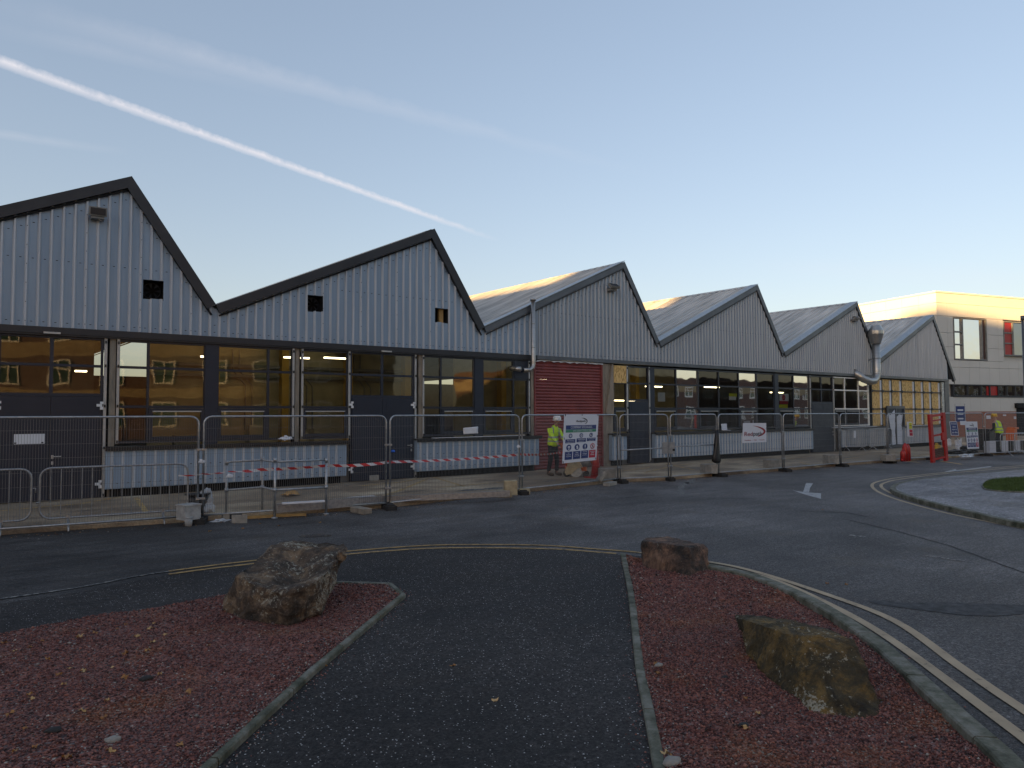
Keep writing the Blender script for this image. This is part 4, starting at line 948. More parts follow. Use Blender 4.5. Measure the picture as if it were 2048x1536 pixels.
# ---------------------------------------------------------------- crowd barriers
def barrier_mesh(L=2.3,h=1.08,n=15,r=.018):
    t=bpy.data.objects.new('crowd_barrier',None); COL.objects.link(t); t.empty_display_size=.1
    m=MB(); c=.16; zb=.22
    def arc(cx,cz,a0,a1): return [(cx+c*math.cos(R(a0+(a1-a0)*k/4)),0,cz+c*math.sin(R(a0+(a1-a0)*k/4))) for k in range(5)]
    pts=arc(L-c,h-c,0,90)+arc(c,h-c,90,180)+arc(c,zb+c,180,270)+arc(L-c,zb+c,270,360); m.tube(pts,r,8,closed=True); m.build('frame','galv',t)
    b=MB()
    for i in range(1,n): x=L*i/n; zt=h if c<x<L-c else h-c+math.sqrt(max(0,c*c-(c-min(x,L-x))**2)); zz=zb+h-zt; b.tube([(x,0,zz),(x,0,zt)],.0075,5,caps=False)
    b.build('bars','galv',t)
    for x in (L*.18,L*.82):
        l=MB(); l.tube([(x,0,zb),(x+.02,-.24,.015)],.017,6); l.tube([(x,0,zb),(x+.02,.24,.015)],.017,6); l.bar((x-.02,0,zb),(x+.03,0,zb),.05,.09); l.build('leg','galv',t)
    k=MB(); k.tube([(L,0,.75),(L+.06,0,.75),(L+.06,0,.67)],.009,5); k.tube([(-.0,0,.5),(-.05,0,.5)],.02,6); k.build('hook','galv',t); return t
b0=barrier_mesh()
A=gp(75,1066); Bq=gp(366,1045); ang=math.atan2(Bq.y-A.y,Bq.x-A.x)
b0.location=(A.x+.02,A.y+.05,0); b0.rotation_euler=(0,0,ang); tag(b0,'steel crowd barrier in front of the dark double doors, complete in view','barrier','steel crowd barriers')
b1=copytree(b0); p=Vector((b0.location.x,b0.location.y,0))-Vector((math.cos(ang),math.sin(ang),0))*2.42; b1.location=(p.x,p.y,0); tag(b1,'steel crowd barrier cut off by the left edge of the photo','barrier','steel crowd barriers')
for i,(px,py,px2,py2,lab) in enumerate([(1684,903,1733,902,'small steel barrier by the wall with a white tag hung on it'),(1737,902,1784,898,'small steel barrier by the wall, right of the one with the tag'),]):
    A=gp(px,py,.1);Bq=gp(px2,py2,.1); a=math.atan2(Bq.y-A.y,Bq.x-A.x); b=copytree(b0); b.location=(A.x,A.y,.1); s=(Bq-A).length/2.3; b.scale=(s,1,1); b.rotation_euler=(0,0,a); tag(b,lab,'barrier','steel crowd barriers')
q=gp(1700,868,.9); mb=MB(); p=gp(1708,903,.1); mb.box(-.11,.11,-.006,.006,-.35,.0); o=mb.build('paper_tag','paper'); o.location=(p.x-.05,p.y-.10,1.12); o.rotation_euler=(0,R(4),a); tag(o,'small white paper tag hanging on the barrier by the wall','tag')
for i,(px,py,dx,lab) in enumerate([(2002,913,2.0,'steel barrier in front of the worker in the vest, red and white'),(2030,911,2.0,'steel barrier at the right edge beyond the worker in the vest')]):
    A=gp(px,py,.1); b=copytree(b0); b.location=(A.x,A.y,.1); b.rotation_euler=(0,0,-.35); b.scale=(.9,1,.9); tag(b,lab,'barrier','steel crowd barriers')
# ---------------------------------------------------------------- key clamp handrail
hr=thing('key_clamp_handrail','free standing galvanised tube handrail with a kink, tape tied to its first post','handrail',tuple(gp(551,1030,.0)))
PA,PB,PC,PD=gp(452,1031,0.06),gp(524,1021,.08),gp(549,1037,.0),gp(652,1025,.04); o_=hr.location
def rel(p,z): return (p.x-o_.x,p.y-o_.y,z)
tops=[wpz for wpz in (1.12,1.13,1.08,1.10)]
for nm,p,zt in (('post',PA,1.08),('post',PB,1.12),('post',PC,1.12),('post',PD,1.08)):
    m=MB(); m.tube([rel(p,0.0),rel(p,zt)],.024,10); m.tube([rel(p,zt-.05),rel(p,zt+.03)],.034,10); m.tube([rel(p,.50),rel(p,.58)],.034,10); m.tube([rel(p,.0),rel(p,.025)],.06,10); m.build(nm,'galv',hr)
for z in (1.08,.54):
    m=MB(); m.tube([rel(q,z) for q in (PA,PB,PC,PD)],.022,10); m.build('rail','galv',hr)
# ---------------------------------------------------------------- barrier tape
def tape():
    pts=[fpl(356,949,JX[1],JX[2],-.05),fpl(404,948,JX[1],JX[2],-.06),PA+Vector((0,.05,.86-PA.z)),None]
    pts=[]
    pts.append(fpl(357,951,JX[1],JX[2],.02)); pts.append(fpl(405,948,JX[1],JX[2],.03)); 
    def at(px,py,y): 
        d=ray(px,py); t=(y+D)/d.y; return CAM+d*t
    pts.append(at(457,943,PA.y+.04)); pts.append(at(525,939,PB.y-.04)); pts.append(at(655,931,PD.y+.03)); pts.append(fpl(778,924,JX[3],JX[3]+Vector((1,0.1,0)),-.04)); pts.append(fpl(1041,909,JX[3],JX[4],-.04)); pts.append(at(1120,905,-2.6)); pts.append(at(1197,903,-1.75))
    me=MB(); vs=[];fs=[];uv=[];L=0; full=[]
    for i in range(len(pts)-1):
        for k in range(10):
            t=k/10; p=pts[i].lerp(pts[i+1],t); p.z-=.03*4*t*(1-t)*(.5 if i<4 else 1.0); full.append((p,math.sin((i+t)*2.1)*.55))
    full.append((pts[-1],0)); prev=None
    for p,tw in full:
        if prev is not None: L+=(p-prev).length
        prev=p; n=Vector((math.sin(tw)*.2,-math.sin(tw),math.cos(tw)))*.03
        w=.45 if L<1.3 else 1
        vs+= [p+n*w,p-n*w]; uv+= [(L,1),(L,0)]
    for i in range(len(full)-1): fs.append((2*i,2*i+1,2*i+3,2*i+2))
    m=bpy.data.meshes.new('barrier_tape'); m.from_pydata(vs,[],fs); u=m.uv_layers.new(name='UV')
    for lp in m.loops: u.data[lp.index].uv=uv[lp.vertex_index]
    m.materials.append(M['tape']); o=bpy.data.objects.new('barrier_tape',m); COL.objects.link(o); tag(o,'red and white striped barrier tape strung along the fence to the cone','tape')
tape()
# ---------------------------------------------------------------- signs
def board(name,label,cat,c4,t=.004,group=None):
    """c4: TL,TR,BR,BL world points; returns empty with frame of reference x right, z up, face to -y"""
    TL,TR,BR,BL=c4; o=(TL+TR+BR+BL)/4; x=((TR-TL)+(BR-BL)); rz=math.atan2(x.y,x.x); T=thing(name,label,cat,tuple(o),rz,group)
    inv=Matrix.Rotation(-rz,3,'Z'); loc=[inv@(p-o) for p in c4]
    return T,loc
def quadmap(loc,u,v,off):
    TL,TR,BR,BL=loc; p=TL.lerp(TR,u).lerp(BL.lerp(BR,u),v); return Vector((p.x,p.y-off,p.z))
def signpart(T,loc,name,m,shapes,off=.004,t=.003):
    mb=MB()
    for poly in shapes:
        pts=[quadmap(loc,u,v,off) for u,v in poly]; n=len(pts); bk=[p+Vector((0,t,0)) for p in pts]
        mb.add(pts+bk,[tuple(range(n)),tuple(range(n,2*n))[::-1]]+[(i,n+i,n+(i+1)%n,(i+1)%n) for i in range(n)])
    return mb.build(name,m,T,tri=True)
def rect(a,b,c,d): return [(a,b),(c,b),(c,d),(a,d)]
def signtext(T,loc,items,m,off=.009,name='lettering'):
    mb=MB()
    for txt,u,v,hgt,wid in items:   # centre u,v ; height & width fractions
        vs,fs=textmesh(txt,1.0,m)
        if not vs: continue
        xs=[q.x for q in vs]; ys=[q.y for q in vs]; w=max(xs)-min(xs); h=max(ys)-min(ys); cx=(max(xs)+min(xs))/2; cy=(max(ys)+min(ys))/2
        mb.add([quadmap(loc,u+(q.x-cx)/w*wid,v-(q.y-cy)/h*hgt,off+q.z) for q in vs],fs)
    return mb.build(name,m,T)
def swoosh(cx,cy,rx,ry,a0,a1,w):
    P=[];Q=[]
    for k in range(17):
        t=k/16; a=R(a0+(a1-a0)*t); ww=w*math.sin(math.pi*min(1,.08+t*.95))**.8
        P.append((cx+rx*math.cos(a),cy-ry*math.sin(a))); Q.append((cx+(rx-ww)*math.cos(a),cy-(ry-ww*1.2)*math.sin(a)))
    return [[P[i],P[i+1],Q[i+1],Q[i]] for i in range(16)]
def discs(cx,cy,rx,ry,n=18): return [(cx+rx*math.cos(i/n*6.283),cy+ry*math.sin(i/n*6.283)) for i in range(n)]
def rules(T,loc,small=False):
    signpart(T,loc,'panel','board',[rect(0,0,1,1)],0,.004)
    signpart(T,loc,'blue_field','blue',[rect(.06,.225,.94,.315)]+[rect(*r) for r in ((.06,.515,.34,.595),(.38,.505,.65,.585),(.68,.505,.94,.575))]+[rect(a,.77,a+.21,.935) for a in (.06,.295,.53)]+[discs(cx,.445,.052,.048) for cx in (.2,.51,.80)]+[discs(cx,.685,.072,.062) for cx in (.165,.40,.635)],.004)
    signpart(T,loc,'green_field','green',[rect(.06,.32,.94,.375)],.004)
    signpart(T,loc,'red_field','sred',[rect(.765,.77,.96,.935)]+[discs(.86,.685,.068,.062)],.004)
    signpart(T,loc,'white_pictogram','board',[discs(cx,.445,.030,.028) for cx in (.2,.51,.80)]+[discs(.165,.672,.034,.018),discs(.165,.715,.022,.012),discs(.40,.675,.024,.022),rect(.385,.69,.43,.725),rect(.623,.645,.647,.70),discs(.635,.722,.014,.010),discs(.86,.685,.050,.046)],.008)
    signpart(T,loc,'dark_pictogram','ink',[rect(.178,.44,.222,.45),discs(.51,.44,.014,.012),discs(.80,.44,.016,.02),discs(.866,.655,.011,.009),rect(.852,.663,.874,.695),[(.852,.69),(.866,.69),(.845,.722),(.833,.722)],[(.862,.69),(.876,.69),(.892,.72),(.88,.722)]],.0115)
    signpart(T,loc,'logo_swoosh','ink',swoosh(.50,.145,.17,.075,-50,95,.022),.006)
    if not small: signpart(T,loc,'red_slash','sred',[[(.822,.66),(.830,.65),(.898,.71),(.890,.72)]],.014)
    signtext(T,loc,[('Redpath',.48,.145,.055,.26)],'ink')
    signtext(T,loc,[('COMPANY SITE RULES',.5,.268,.052,.62),('SITE SAFETY STARTS HERE',.54,.347,.030,.56)],'board')
    signtext(T,loc,[('These rules must',.2,.535,.020,.20),('be observed on site',.2,.572,.020,.22),('Protective footwear',.515,.525,.020,.21),('must be worn',.515,.562,.020,.16),('High visibility clothing',.81,.522,.018,.2),('must be worn',.81,.556,.018,.15),('Eye',.165,.797,.022,.05),('Protection',.165,.833,.022,.12),('must be worn',.165,.868,.020,.14),('Hand',.40,.797,.022,.07),('Protection',.40,.833,.022,.12),('must be worn',.40,.868,.020,.14),('Reporting',.635,.797,.022,.12),('of accidents',.635,.833,.022,.13),('is mandatory',.635,.868,.020,.14),('Unauthorised',.862,.80,.022,.14),('access',.862,.835,.022,.08),('forbidden',.862,.87,.022,.11)],'board')
A_,B_=JX[4],JX[5]
T,loc=board('site_rules_board','large white company site rules board with blue, green and red panels on the fence','sign',[fpl(1128.5,829,A_,B_,.045),fpl(1197.5,829,A_,B_,.045),fpl(1192.5,920,A_,B_,.05),fpl(1124.5,927,A_,B_,.05)]); rules(T,loc)
mb=MB()
for u,v in ((.03,.02),(.5,.012),(.97,.02),(.02,.5),(.98,.48),(.02,.98),(.97,.97)):
    p=quadmap(loc,u,v,.006); mb.box(p.x-.006,p.x+.006,p.y-.008,p.y,p.z-.02,p.z+.035)
mb.build('cable_tie','ink',T)
A_,B_=JX[7],JX[8]
T,loc=board('logo_board','white board with red and black company lettering and red crescent on the fence','sign',[fpl(1486,846,A_,B_,.045),fpl(1532.5,846,A_,B_,.045),fpl(1533,884,A_,B_,.045),fpl(1484.5,886,A_,B_,.045)])
signpart(T,loc,'panel','board',[rect(0,0,1,1)],0,.004)
signpart(T,loc,'logo_swoosh','maroon',swoosh(.36,.44,.60,.30,-62,88,.085),.006)
signtext(T,loc,[('Red',.24,.555,.21,.34)],'maroon'); signtext(T,loc,[('path',.62,.58,.28,.36),],'ink'); signtext(T,loc,[('Demolition   \u2022   Civils   \u2022   Concrete',.5,.87,.055,.82)],'maroon')
A_,B_=JX[11],JX[12]
def fb(px0,py0,px1,py1,px2,py2,px3,py3,A=JX[11],B=JX[12],o=.05): return [fpl(px0,py0,A,B,o),fpl(px1,py1,A,B,o),fpl(px2,py2,A,B,o),fpl(px3,py3,A,B,o)]
T,loc=board('rules_banner','narrow white site rules banner curling beside the blue sign','sign',fb(1930,843,1954.5,843,1958.5,897,1935,898)); rules(T,loc,True)
T,loc=board('visitor_sign','blue sign with white lettering telling visitors to report to the office','sign',fb(1899,843,1914,843,1918,871,1902,871))
signpart(T,loc,'panel','board',[rect(0,0,1,1)],0,.004); signpart(T,loc,'blue_field','blue',[rect(.06,.04,.94,.96)],.004)
signtext(T,loc,[('All visitors',.5,.16,.11,.7),('must',.5,.38,.10,.4),('report to',.5,.58,.11,.62),('site office',.5,.78,.11,.7)],'board')
T,loc=board('warning_sign','tall white warning sign with yellow and red panels on the fence','sign',fb(1813.5,843.5,1824,843.5,1826.5,873,1815,873,JX[10],JX[11]))
signpart(T,loc,'panel','board',[rect(0,0,1,1)],0,.004); signpart(T,loc,'yellow_field','signyellow',[rect(.38,.06,.92,.48)],.004); signpart(T,loc,'red_field','sred',[rect(.38,.53,.92,.95)],.004); signtext(T,loc,[('Danger',.65,.25,.08,.4)],'ink'); signtext(T,loc,[('No entry',.65,.74,.08,.42)],'board')
T,loc=board('small_notice','small white blank notice between the blue sign and the rules banner','sign',fb(1920,842,1933,842,1933,850,1921,850)); signpart(T,loc,'panel','board',[rect(0,0,1,1)],0,.004)
# post sign on the brick wall behind
p=gp(1922,884,.1); T=thing('post_sign','blue and white sign on a thin post frame by the brick wall','sign',(p.x,p.y,.1),-.5)
m=MB(); m.tube([(-.35,0,0),(-.35,0,2.45),(.35,0,2.45),(.35,0,0)],.02,6); m.build('frame','galv',T); m=MB(); m.box(-.3,.3,-.03,-.01,1.3,2.3); m.build('panel','blue',T); m=MB()
for z in (2.0,1.75,1.45): m.box(-.2,.2,-.036,-.031,z,z+.1)
m.build('lettering','board',T)
# papers
def sheet(name,label,cat,c4,m='paper',crump=.01):
    vs=[];n=6
    TL,TR,BR,BL=c4
    for j in range(n+1):
        for i in range(n+1):
            p=TL.lerp(TR,i/n).lerp(BL.lerp(BR,i/n),j/n); vs.append(p+Vector((random.uniform(-1,1),random.uniform(-1,1),random.uniform(-1,1)))*crump)
    mb=MB(); fs=[(j*(n+1)+i,j*(n+1)+i+1,(j+1)*(n+1)+i+1,(j+1)*(n+1)+i) for j in range(n) for i in range(n)]
    c=sum(vs,Vector())/len(vs); mb.add([v-c for v in vs],fs,0,True); o=mb.build(name,m); o.location=c; s=o.modifiers.new('Solid','SOLIDIFY'); s.thickness=.002; return tag(o,label,cat)
def ff(a,b,c,d,e,f,g,h,A,B,o=.03): return [fpl(a,b,A,B,o),fpl(c,d,A,B,o),fpl(e,f,A,B,o),fpl(g,h,A,B,o)]
sheet('paper_notice','blank white sheet hung on the fence left of the site rules board','notice',ff(926,856,956,853,956,867,927,868.5,JX[3],JX[4]),crump=.003)
p0=wp(570,876,-.22); 
sheet('crumpled_paper','crumpled white paper lying on the dark window sill','paper',[p0+Vector((-.17,0,-.02)),p0+Vector((.03,0,.07)),p0+Vector((.22,-.03,-.01)),p0+Vector((-.02,-.05,-.07))],crump=.018)
p0=wp(1455,851,-.2); mb=MB(); mb.box(-.17,.17,-.1,.1,-.02,.0); mb.add([(-.17,.09,0),(.2,.10,0),(.22,.13,.26),(-.17,.12,.25)],[(0,1,2,3)]); o=mb.build('white_box','board'); o.location=(p0.x,-.13,1.30); tag(o,'small white box standing on the sill left of the logo board','box')
# long white trims on the sills
for (pa,pb,ya,yb,lab) in ((865,1050,870,863,'long thin white trim lying on the sill left of the red shutter'),(1668,1752,850,847,'white board offcut lying on the far grey sill'),(1815,1856,847,846,'white board lying on the sill of the boarded bay')):
    a=wp(pa,ya,-.2);b=wp(pb,yb,-.2); mb=MB(); c=(a+b)/2; mb.bar(Vector((a.x-c.x,0,0)),Vector((b.x-c.x,.0,0)),.06 if pa<1000 else .2,.02,0); o=mb.build('trim_board','paper'); o.location=(c.x,-.17,1.285); o.rotation_euler=(0,-.006,0); tag(o,lab,'board')
M['dkgrey']=mat('dirty pale plastic',(.34,.34,.33),.6,0,.3,7)
# ---------------------------------------------------------------- litter by the fence, left
p=gp(380,1040,.10); mb=MB(); mb.box(-.15,.15,-.14,.14,0,.25); mb.box(-.165,.165,-.155,.155,.25,.275); o=mb.build('white_crate','dkgrey'); o.location=(p.x,p.y+.12,.10); o.rotation_euler=(0,0,.35); tag(o,'white plastic box behind the fence foot, beside the paint tub','box')
p=gp(377,1052,0); mb=MB(); mb.tube([(0,0,0),(0,0,.14)],[.06,.07],14); mb.tube([(0,0,.14),(0,0,.155)],.074,14); o=mb.build('paint_tub','dkgrey'); o.location=(p.x,p.y,0); tag(o,'small cream paint tub on the road edge under the white box','tub')
def lump(name,label,cat,loc,s,m,seed,ns=.35,sub=3,flat=0):
    bm=bmesh.new(); bmesh.ops.create_icosphere(bm,subdivisions=sub,radius=1)
    for v in bm.verts:
        n=noise.noise(v.co*1.6+Vector((seed,0,0)))*ns+noise.noise(v.co*4+Vector((seed,5,0)))*ns*.45
        v.co=v.co*(1+n); v.co=Vector((v.co.x*s[0],v.co.y*s[1],max(v.co.z,-.8)*s[2]+.8*s[2]))
    me=bpy.data.meshes.new(name); bm.to_mesh(me); bm.free(); me.materials.append(M[m]); 
    for q in me.polygons: q.use_smooth=not flat
    o=bpy.data.objects.new(name,me); COL.objects.link(o); o.location=loc; return tag(o,label,cat)
p=gp(396,1026,.1); mb=MB(); mb.tube([(0,0,0),(0,0,.35)],[.15,.20],16); mb.tube([(0,0,.35),(0,0,.375)],.235,16); o=mb.build('black_bucket','black'); o.location=(p.x,p.y+.05,.1); tag(o,'black bucket behind the fence with polythene hanging over it','bucket')
lump('polythene_sheet','crumpled clear polythene draped over the black bucket','plastic',(p.x+.13,p.y+.05,.1),(.17,.13,.22),'poly',3,.8,4,1)
p=gp(440,1044,0); lump('plastic_scrap','scrap of crumpled plastic on the road by the fence foot','plastic',(p.x,p.y,0),(.13,.06,.03),'poly',8,.9,3,1)
p=gp(466,1040,0.0); mb=MB(); mb.tube([(0,0,0),(0,0,.10)],.14,16); o=mb.build('black_tub','rubber'); o.location=(p.x+.04,p.y+.07,0); tag(o,'black tub by the foot of the first handrail post','tub')
p=gp(451,1041,0); mb=MB(); mb.box(-.06,.06,-.05,.05,0,.12); o=mb.build('grey_block','conc'); o.location=(p.x,p.y,0); tag(o,'small grey block under the first handrail post','block')
p=gp(479,1046,0); mb=MB(); mb.box(-.015,.015,-.14,.14,0,.15); o=mb.build('slate_offcut','block'); o.location=(p.x,p.y,0); o.rotation_euler=(0,0,.9); tag(o,'thin upright slab offcut left of the timber plank','offcut')
a=gp(484,1038);b=gp(612,1031); c=(a+b)/2; mb=MB(); mb.bar(a-c,b-c,.10,.05); o=mb.build('timber_plank','timber'); o.location=(c.x,c.y,.027); tag(o,'yellow timber plank lying on the road under the handrail','plank')
# metal purlins on the apron edge
for (x0_,y0_,x1_,y1_,h,w,lab,zz) in ((553,1026,770,1008,.17,.06,'long galvanised steel channel lying behind the fence under the handrail',.10),(660,1010,1020,993,.13,.10,'long galvanised steel channel running on to the sandy blocks',.10),(565,1009,650,1004,.03,.10,'thin white metal strip on top of the steel channel',.275)):
    a=gp(x0_,y0_,zz);b=gp(x1_,y1_,zz); c=(a+b)/2; d=(b-a).normalized(); n=Vector((-d.y,d.x,0)); mb=MB(); L=(b-a).length/2
    mb.obox(Vector((0,0,h/2)),d*L,n*.003,Vector((0,0,h/2))); mb.obox(n*w/2+Vector((0,0,h-.003)),d*L,n*w/2,Vector((0,0,.003))); mb.obox(n*w/2+Vector((0,0,.003)),d*L,n*w/2,Vector((0,0,.003)))
    o=mb.build('steel_channel','galv' if zz<.2 else 'paper'); o.location=(c.x,c.y,zz); tag(o,lab,'steel channel')
p=gp(579,992,.1); sheet('cardboard_scrap','folded brown cardboard scrap on the apron behind the handrail','cardboard',[p+Vector((-.2,.1,.03)),p+Vector((.15,.2,.12)),p+Vector((.25,-.1,.02)),p+Vector((-.1,-.15,.05))],'card',.025)
p=gp(724,996,.1); mb=MB()
for x0_ in (-.3,.02): mb.box(x0_,x0_+.28,-.12,-.1,.0,.03); mb.box(x0_,x0_+.28,.1,.12,0,.03); mb.box(x0_,x0_+.02,-.1,.1,0,.03); mb.box(x0_+.26,x0_+.28,-.1,.1,0,.03)
o=mb.build('white_grille','paper'); o.location=(p.x,p.y,.1); tag(o,'small white metal frame lying flat at the foot of the second dark door','frame')
p=fpl(786,902,JX[3],JX[4],.02); lump('blue_rag','small blue rag caught on the fence post right of the handrail','rag',(p.x,p.y,p.z-.03),(.045,.03,.03),'blue_rag' if 0 else 'ragblue',5) if 'ragblue' in M else None
M['ragblue']=mat('bright blue rag',(.02,.12,.55),.6); lump('blue_rag','small blue rag caught on the fence post right of the handrail','rag',(p.x,p.y,p.z-.03),(.045,.03,.03),'ragblue',5)
for px,py,lab,A,B in ((1037,893,'scrap of white tape tied round the fence joint left of the rules board',JX[3],JX[4]),(403,923,'scrap of white tape tied to the fence joint left of the handrail',JX[1],JX[2]),(459,952,'knot of tape on the first handrail post',JX[1],JX[2])):
    p=fpl(px,py,A,B,.02); lump('tape_knot',lab,'tape',(p.x,p.y,p.z-.03),(.05,.02,.035),'paper',px%7,.8,3,1)
# black cloth on the gate end
A_=JX[6];B_=JX[7]; c=fpl(1436,885,A_,B_,.06); mb=MB(); vs=[]; prof=[(0,.05),(.2,.09),(.5,.15),(.8,.22),(.93,.24),(1,.13)]
Hh=1.02; zt=fpl(1438,860,A_,B_).z
for k,(t,w) in enumerate(prof):
    for j in range(8):
        a=j/8*6.283; rr=1+.25*math.sin(j*2.3+k); vs.append((c.x-w*.45+w*.8*math.cos(a)*rr,c.y+.07*math.sin(a)*rr*(.5+w*2),zt-t*Hh))
fs=[(k*8+j,(k+1)*8+j,(k+1)*8+(j+1)%8,k*8+(j+1)%8) for k in range(5) for j in range(8)]+[tuple(range(8)),tuple(range(40,48))[::-1]]
mb.add([Vector(v)-Vector((c.x,c.y,zt)) for v in vs],fs,0,True); o=mb.build('black_cloth','black'); o.location=(c.x,c.y,zt); tag(o,'black cloth bag hanging on the right end of the gate','bag')
# ---------------------------------------------------------------- cone, red tanks, red frame
p=gp(1201,956,.1); cn=thing('traffic_cone','tall red traffic cone behind the site rules board, tape tied to its tip','cone',(p.x,p.y+.2,.1))
m=MB(); m.tube([(0,0,.03),(.02,0,.9)],[.16,.03],18); m.tube([(.02,0,.9),(.02,0,.95)],.045,10); m.build('body','red',cn); m=MB(); m.prism([(-.24,-.24),(.24,-.24),(.24,.24),(-.24,.24)],0,.03); m.build('base','red',cn); m=MB(); m.tube([(.018,0,.935),(.02,0,.965)],.055,10); m.build('tip','paper',cn)
p=gp(1829,928,.0); rt=thing('red_water_barrier','cluster of red plastic barrier feet stacked behind the fence','barrier foot',(p.x,p.y+.3,.1))
for i,(x,h,w) in enumerate(((-.26,.42,.10),(-.07,.66,.11),(.14,.62,.10))):
    m=MB(); m.tube([(x,0,0),(x,0,h*.8),(x,0,h)],[w,w*.95,w*.55],12); m.tube([(x-w,0,.05),(x+w,0,.05)],.05,8); m.tube([(x,0,h),(x,0,h+.04)],.035,8); m.build('red_foot','red',rt)
p0,p1=gp(1866,925),gp(1892,923); rf=thing('red_stillage','tall leaning red rectangular frame standing against the fence','frame',((p0.x+p1.x)/2,(p0.y+p1.y)/2,0),math.atan2(p1.y-p0.y,p1.x-p0.x)); w=(p1-p0).length/2
rf.rotation_euler=(0,R(-4),math.atan2(p1.y-p0.y,p1.x-p0.x)); hh=1.95
for s in (-1,1): m=MB(); m.box(s*w-.10,s*w+.10,-.05,.05,0,hh); m.build('upright','red',rf)
m=MB(); m.box(-w,w,-.04,.04,hh-.12,hh-.03); m.box(-w,w,-.03,.03,hh-.30,hh-.24); m.box(-w,w,-.03,.03,1.05,1.12); m.box(-w,w,-.04,.04,.12,.2); m.box(w-.28,w-.1,-.06,.0,.85,1.15); m.build('cross_bar','red',rf)
m=MB(); m.box(-w+.1,w-.1,.0,.02,.2,.55); m.build('mesh_panel','brick',rf)
p=gp(1874,903,.1); mb=MB(); mb.box(-.16,.16,-.1,.1,0,.32); mb.tube([(-.08,0,.32),(-.08,0,.40),(.06,0,.40),(.08,0,.32)],.025,6); mb.tube([(.11,0,.32),(.11,0,.38)],.03,8); o=mb.build('jerry_can','yellow'); o.location=(p.x,p.y,.1); bv=o.modifiers.new('Bevel','BEVEL'); bv.width=.04; bv.segments=3; tag(o,'yellow jerry can seen through the red frame','can')
# heaps at the right
for px,py,s,m_,sd,lab in ((1912,908,(.55,.3,.10),'black',1,'black rubbish sack lying behind the fence right of the red frame'),(1918,903,(.16,.12,.34),'paper',2,'white plastic sack standing among the black sacks'),(1937,907,(.5,.3,.17),'black',4,'black sack under the tall rules banner'),(1933,914,(.42,.2,.07),'poly',6,'clear plastic sheet lying under the black sacks'),(1898,893,(.10,.1,.22),'paper',7,'small white sack by the corner of the workshop'),(1945,899,(.5,.4,.12),'red',9,'red tarpaulin heap behind the rules banner')):
    p=gp(px,py,.1); lump('rubbish_sack',lab,'sack',(p.x,p.y,.1),s,m_,sd,.7,4,1)
# bins and clutter by the second worker
p=gp(1972,902,.1); mb=MB(); mb.box(-.35,.35,-.3,.3,.05,1.0); mb.box(-.38,.38,-.33,.33,1.0,1.08); o=mb.build('wheelie_bin','black'); o.location=(p.x,p.y,.1); tag(o,'dark bin standing between the rules banner and the worker in the vest','bin')
p=gp(2024,893,.1); mb=MB(); mb.box(-.2,.2,-.2,.2,.25,.95); mb.box(-.1,.42,-.22,.18,.96,1.06); mb.tube([(-.2,0,.15),(-.2,.1,.15)],.15,12); mb.tube([(.3,0,.25),(.3,.1,.25)],.25,12); o=mb.build('orange_machine','orange'); o.location=(p.x,p.y,.1); tag(o,'orange site machine standing right of the worker in the vest','machine')
p=gp(2014,905,.1); mb=MB(); mb.box(-1.3,1.6,-.15,.15,0,.55); 
for x in (-.9,-.1,.7): mb.box(x,x+.35,-.156,-.151,.0,.55,1)
o=mb.build('white_barrier','board'); o.data.materials.append(M['black']); o.location=(p.x,p.y,.1); o.rotation_euler=(0,0,-.3); tag(o,'low white and black plastic barrier in front of the worker in the vest','barrier')
# lamp column at the right edge
p=gp(2057,967,.1); lc=thing('street_lamp','grey lamp column rising from the island at the right edge of the photo','street lamp',(p.x,p.y,.1)); m=MB(); m.tube([(0,0,0),(0,0,1.2),(0,0,1.25),(0,0,4.3)],[.06,.06,.035,.03],10); m.build('column','anth2',lc); m=MB(); m.tube([(0,0,4.3),(.0,0,4.42)],.05,8); m.build('lantern','anth2',lc)
# ---------------------------------------------------------------- people
def skinmesh(name,verts,edges,m,sub=1,root=0,smooth=True):
    """verts: (x,y,z,rx,ry); grown into one continuous surface"""
    me=bpy.data.meshes.new(name); me.from_pydata([v[:3] for v in verts],edges,[]); bm=bmesh.new(); bm.from_mesh(me); sk=bm.verts.layers.skin.verify()
    for i,v in enumerate(bm.verts): v[sk].radius=(verts[i][3],verts[i][4]); v[sk].use_root=(i==root)
    bm.to_mesh(me); bm.free(); o=bpy.data.objects.new(name,me); COL.objects.link(o)
    s=o.modifiers.new('Skin','SKIN'); s.branch_smoothing=.6; s.use_smooth_shade=True; b=o.modifiers.new('Sub','SUBSURF'); b.levels=sub; b.render_levels=sub
    dg=bpy.context.evaluated_depsgraph_get(); me2=bpy.data.meshes.new_from_object(o.evaluated_get(dg)); me2.name=name; bpy.data.objects.remove(o)
    me2.materials.clear(); me2.materials.append(M[m]) 
    for q in me2.polygons: q.use_smooth=True
    o=bpy.data.objects.new(name,me2); COL.objects.link(o); return o
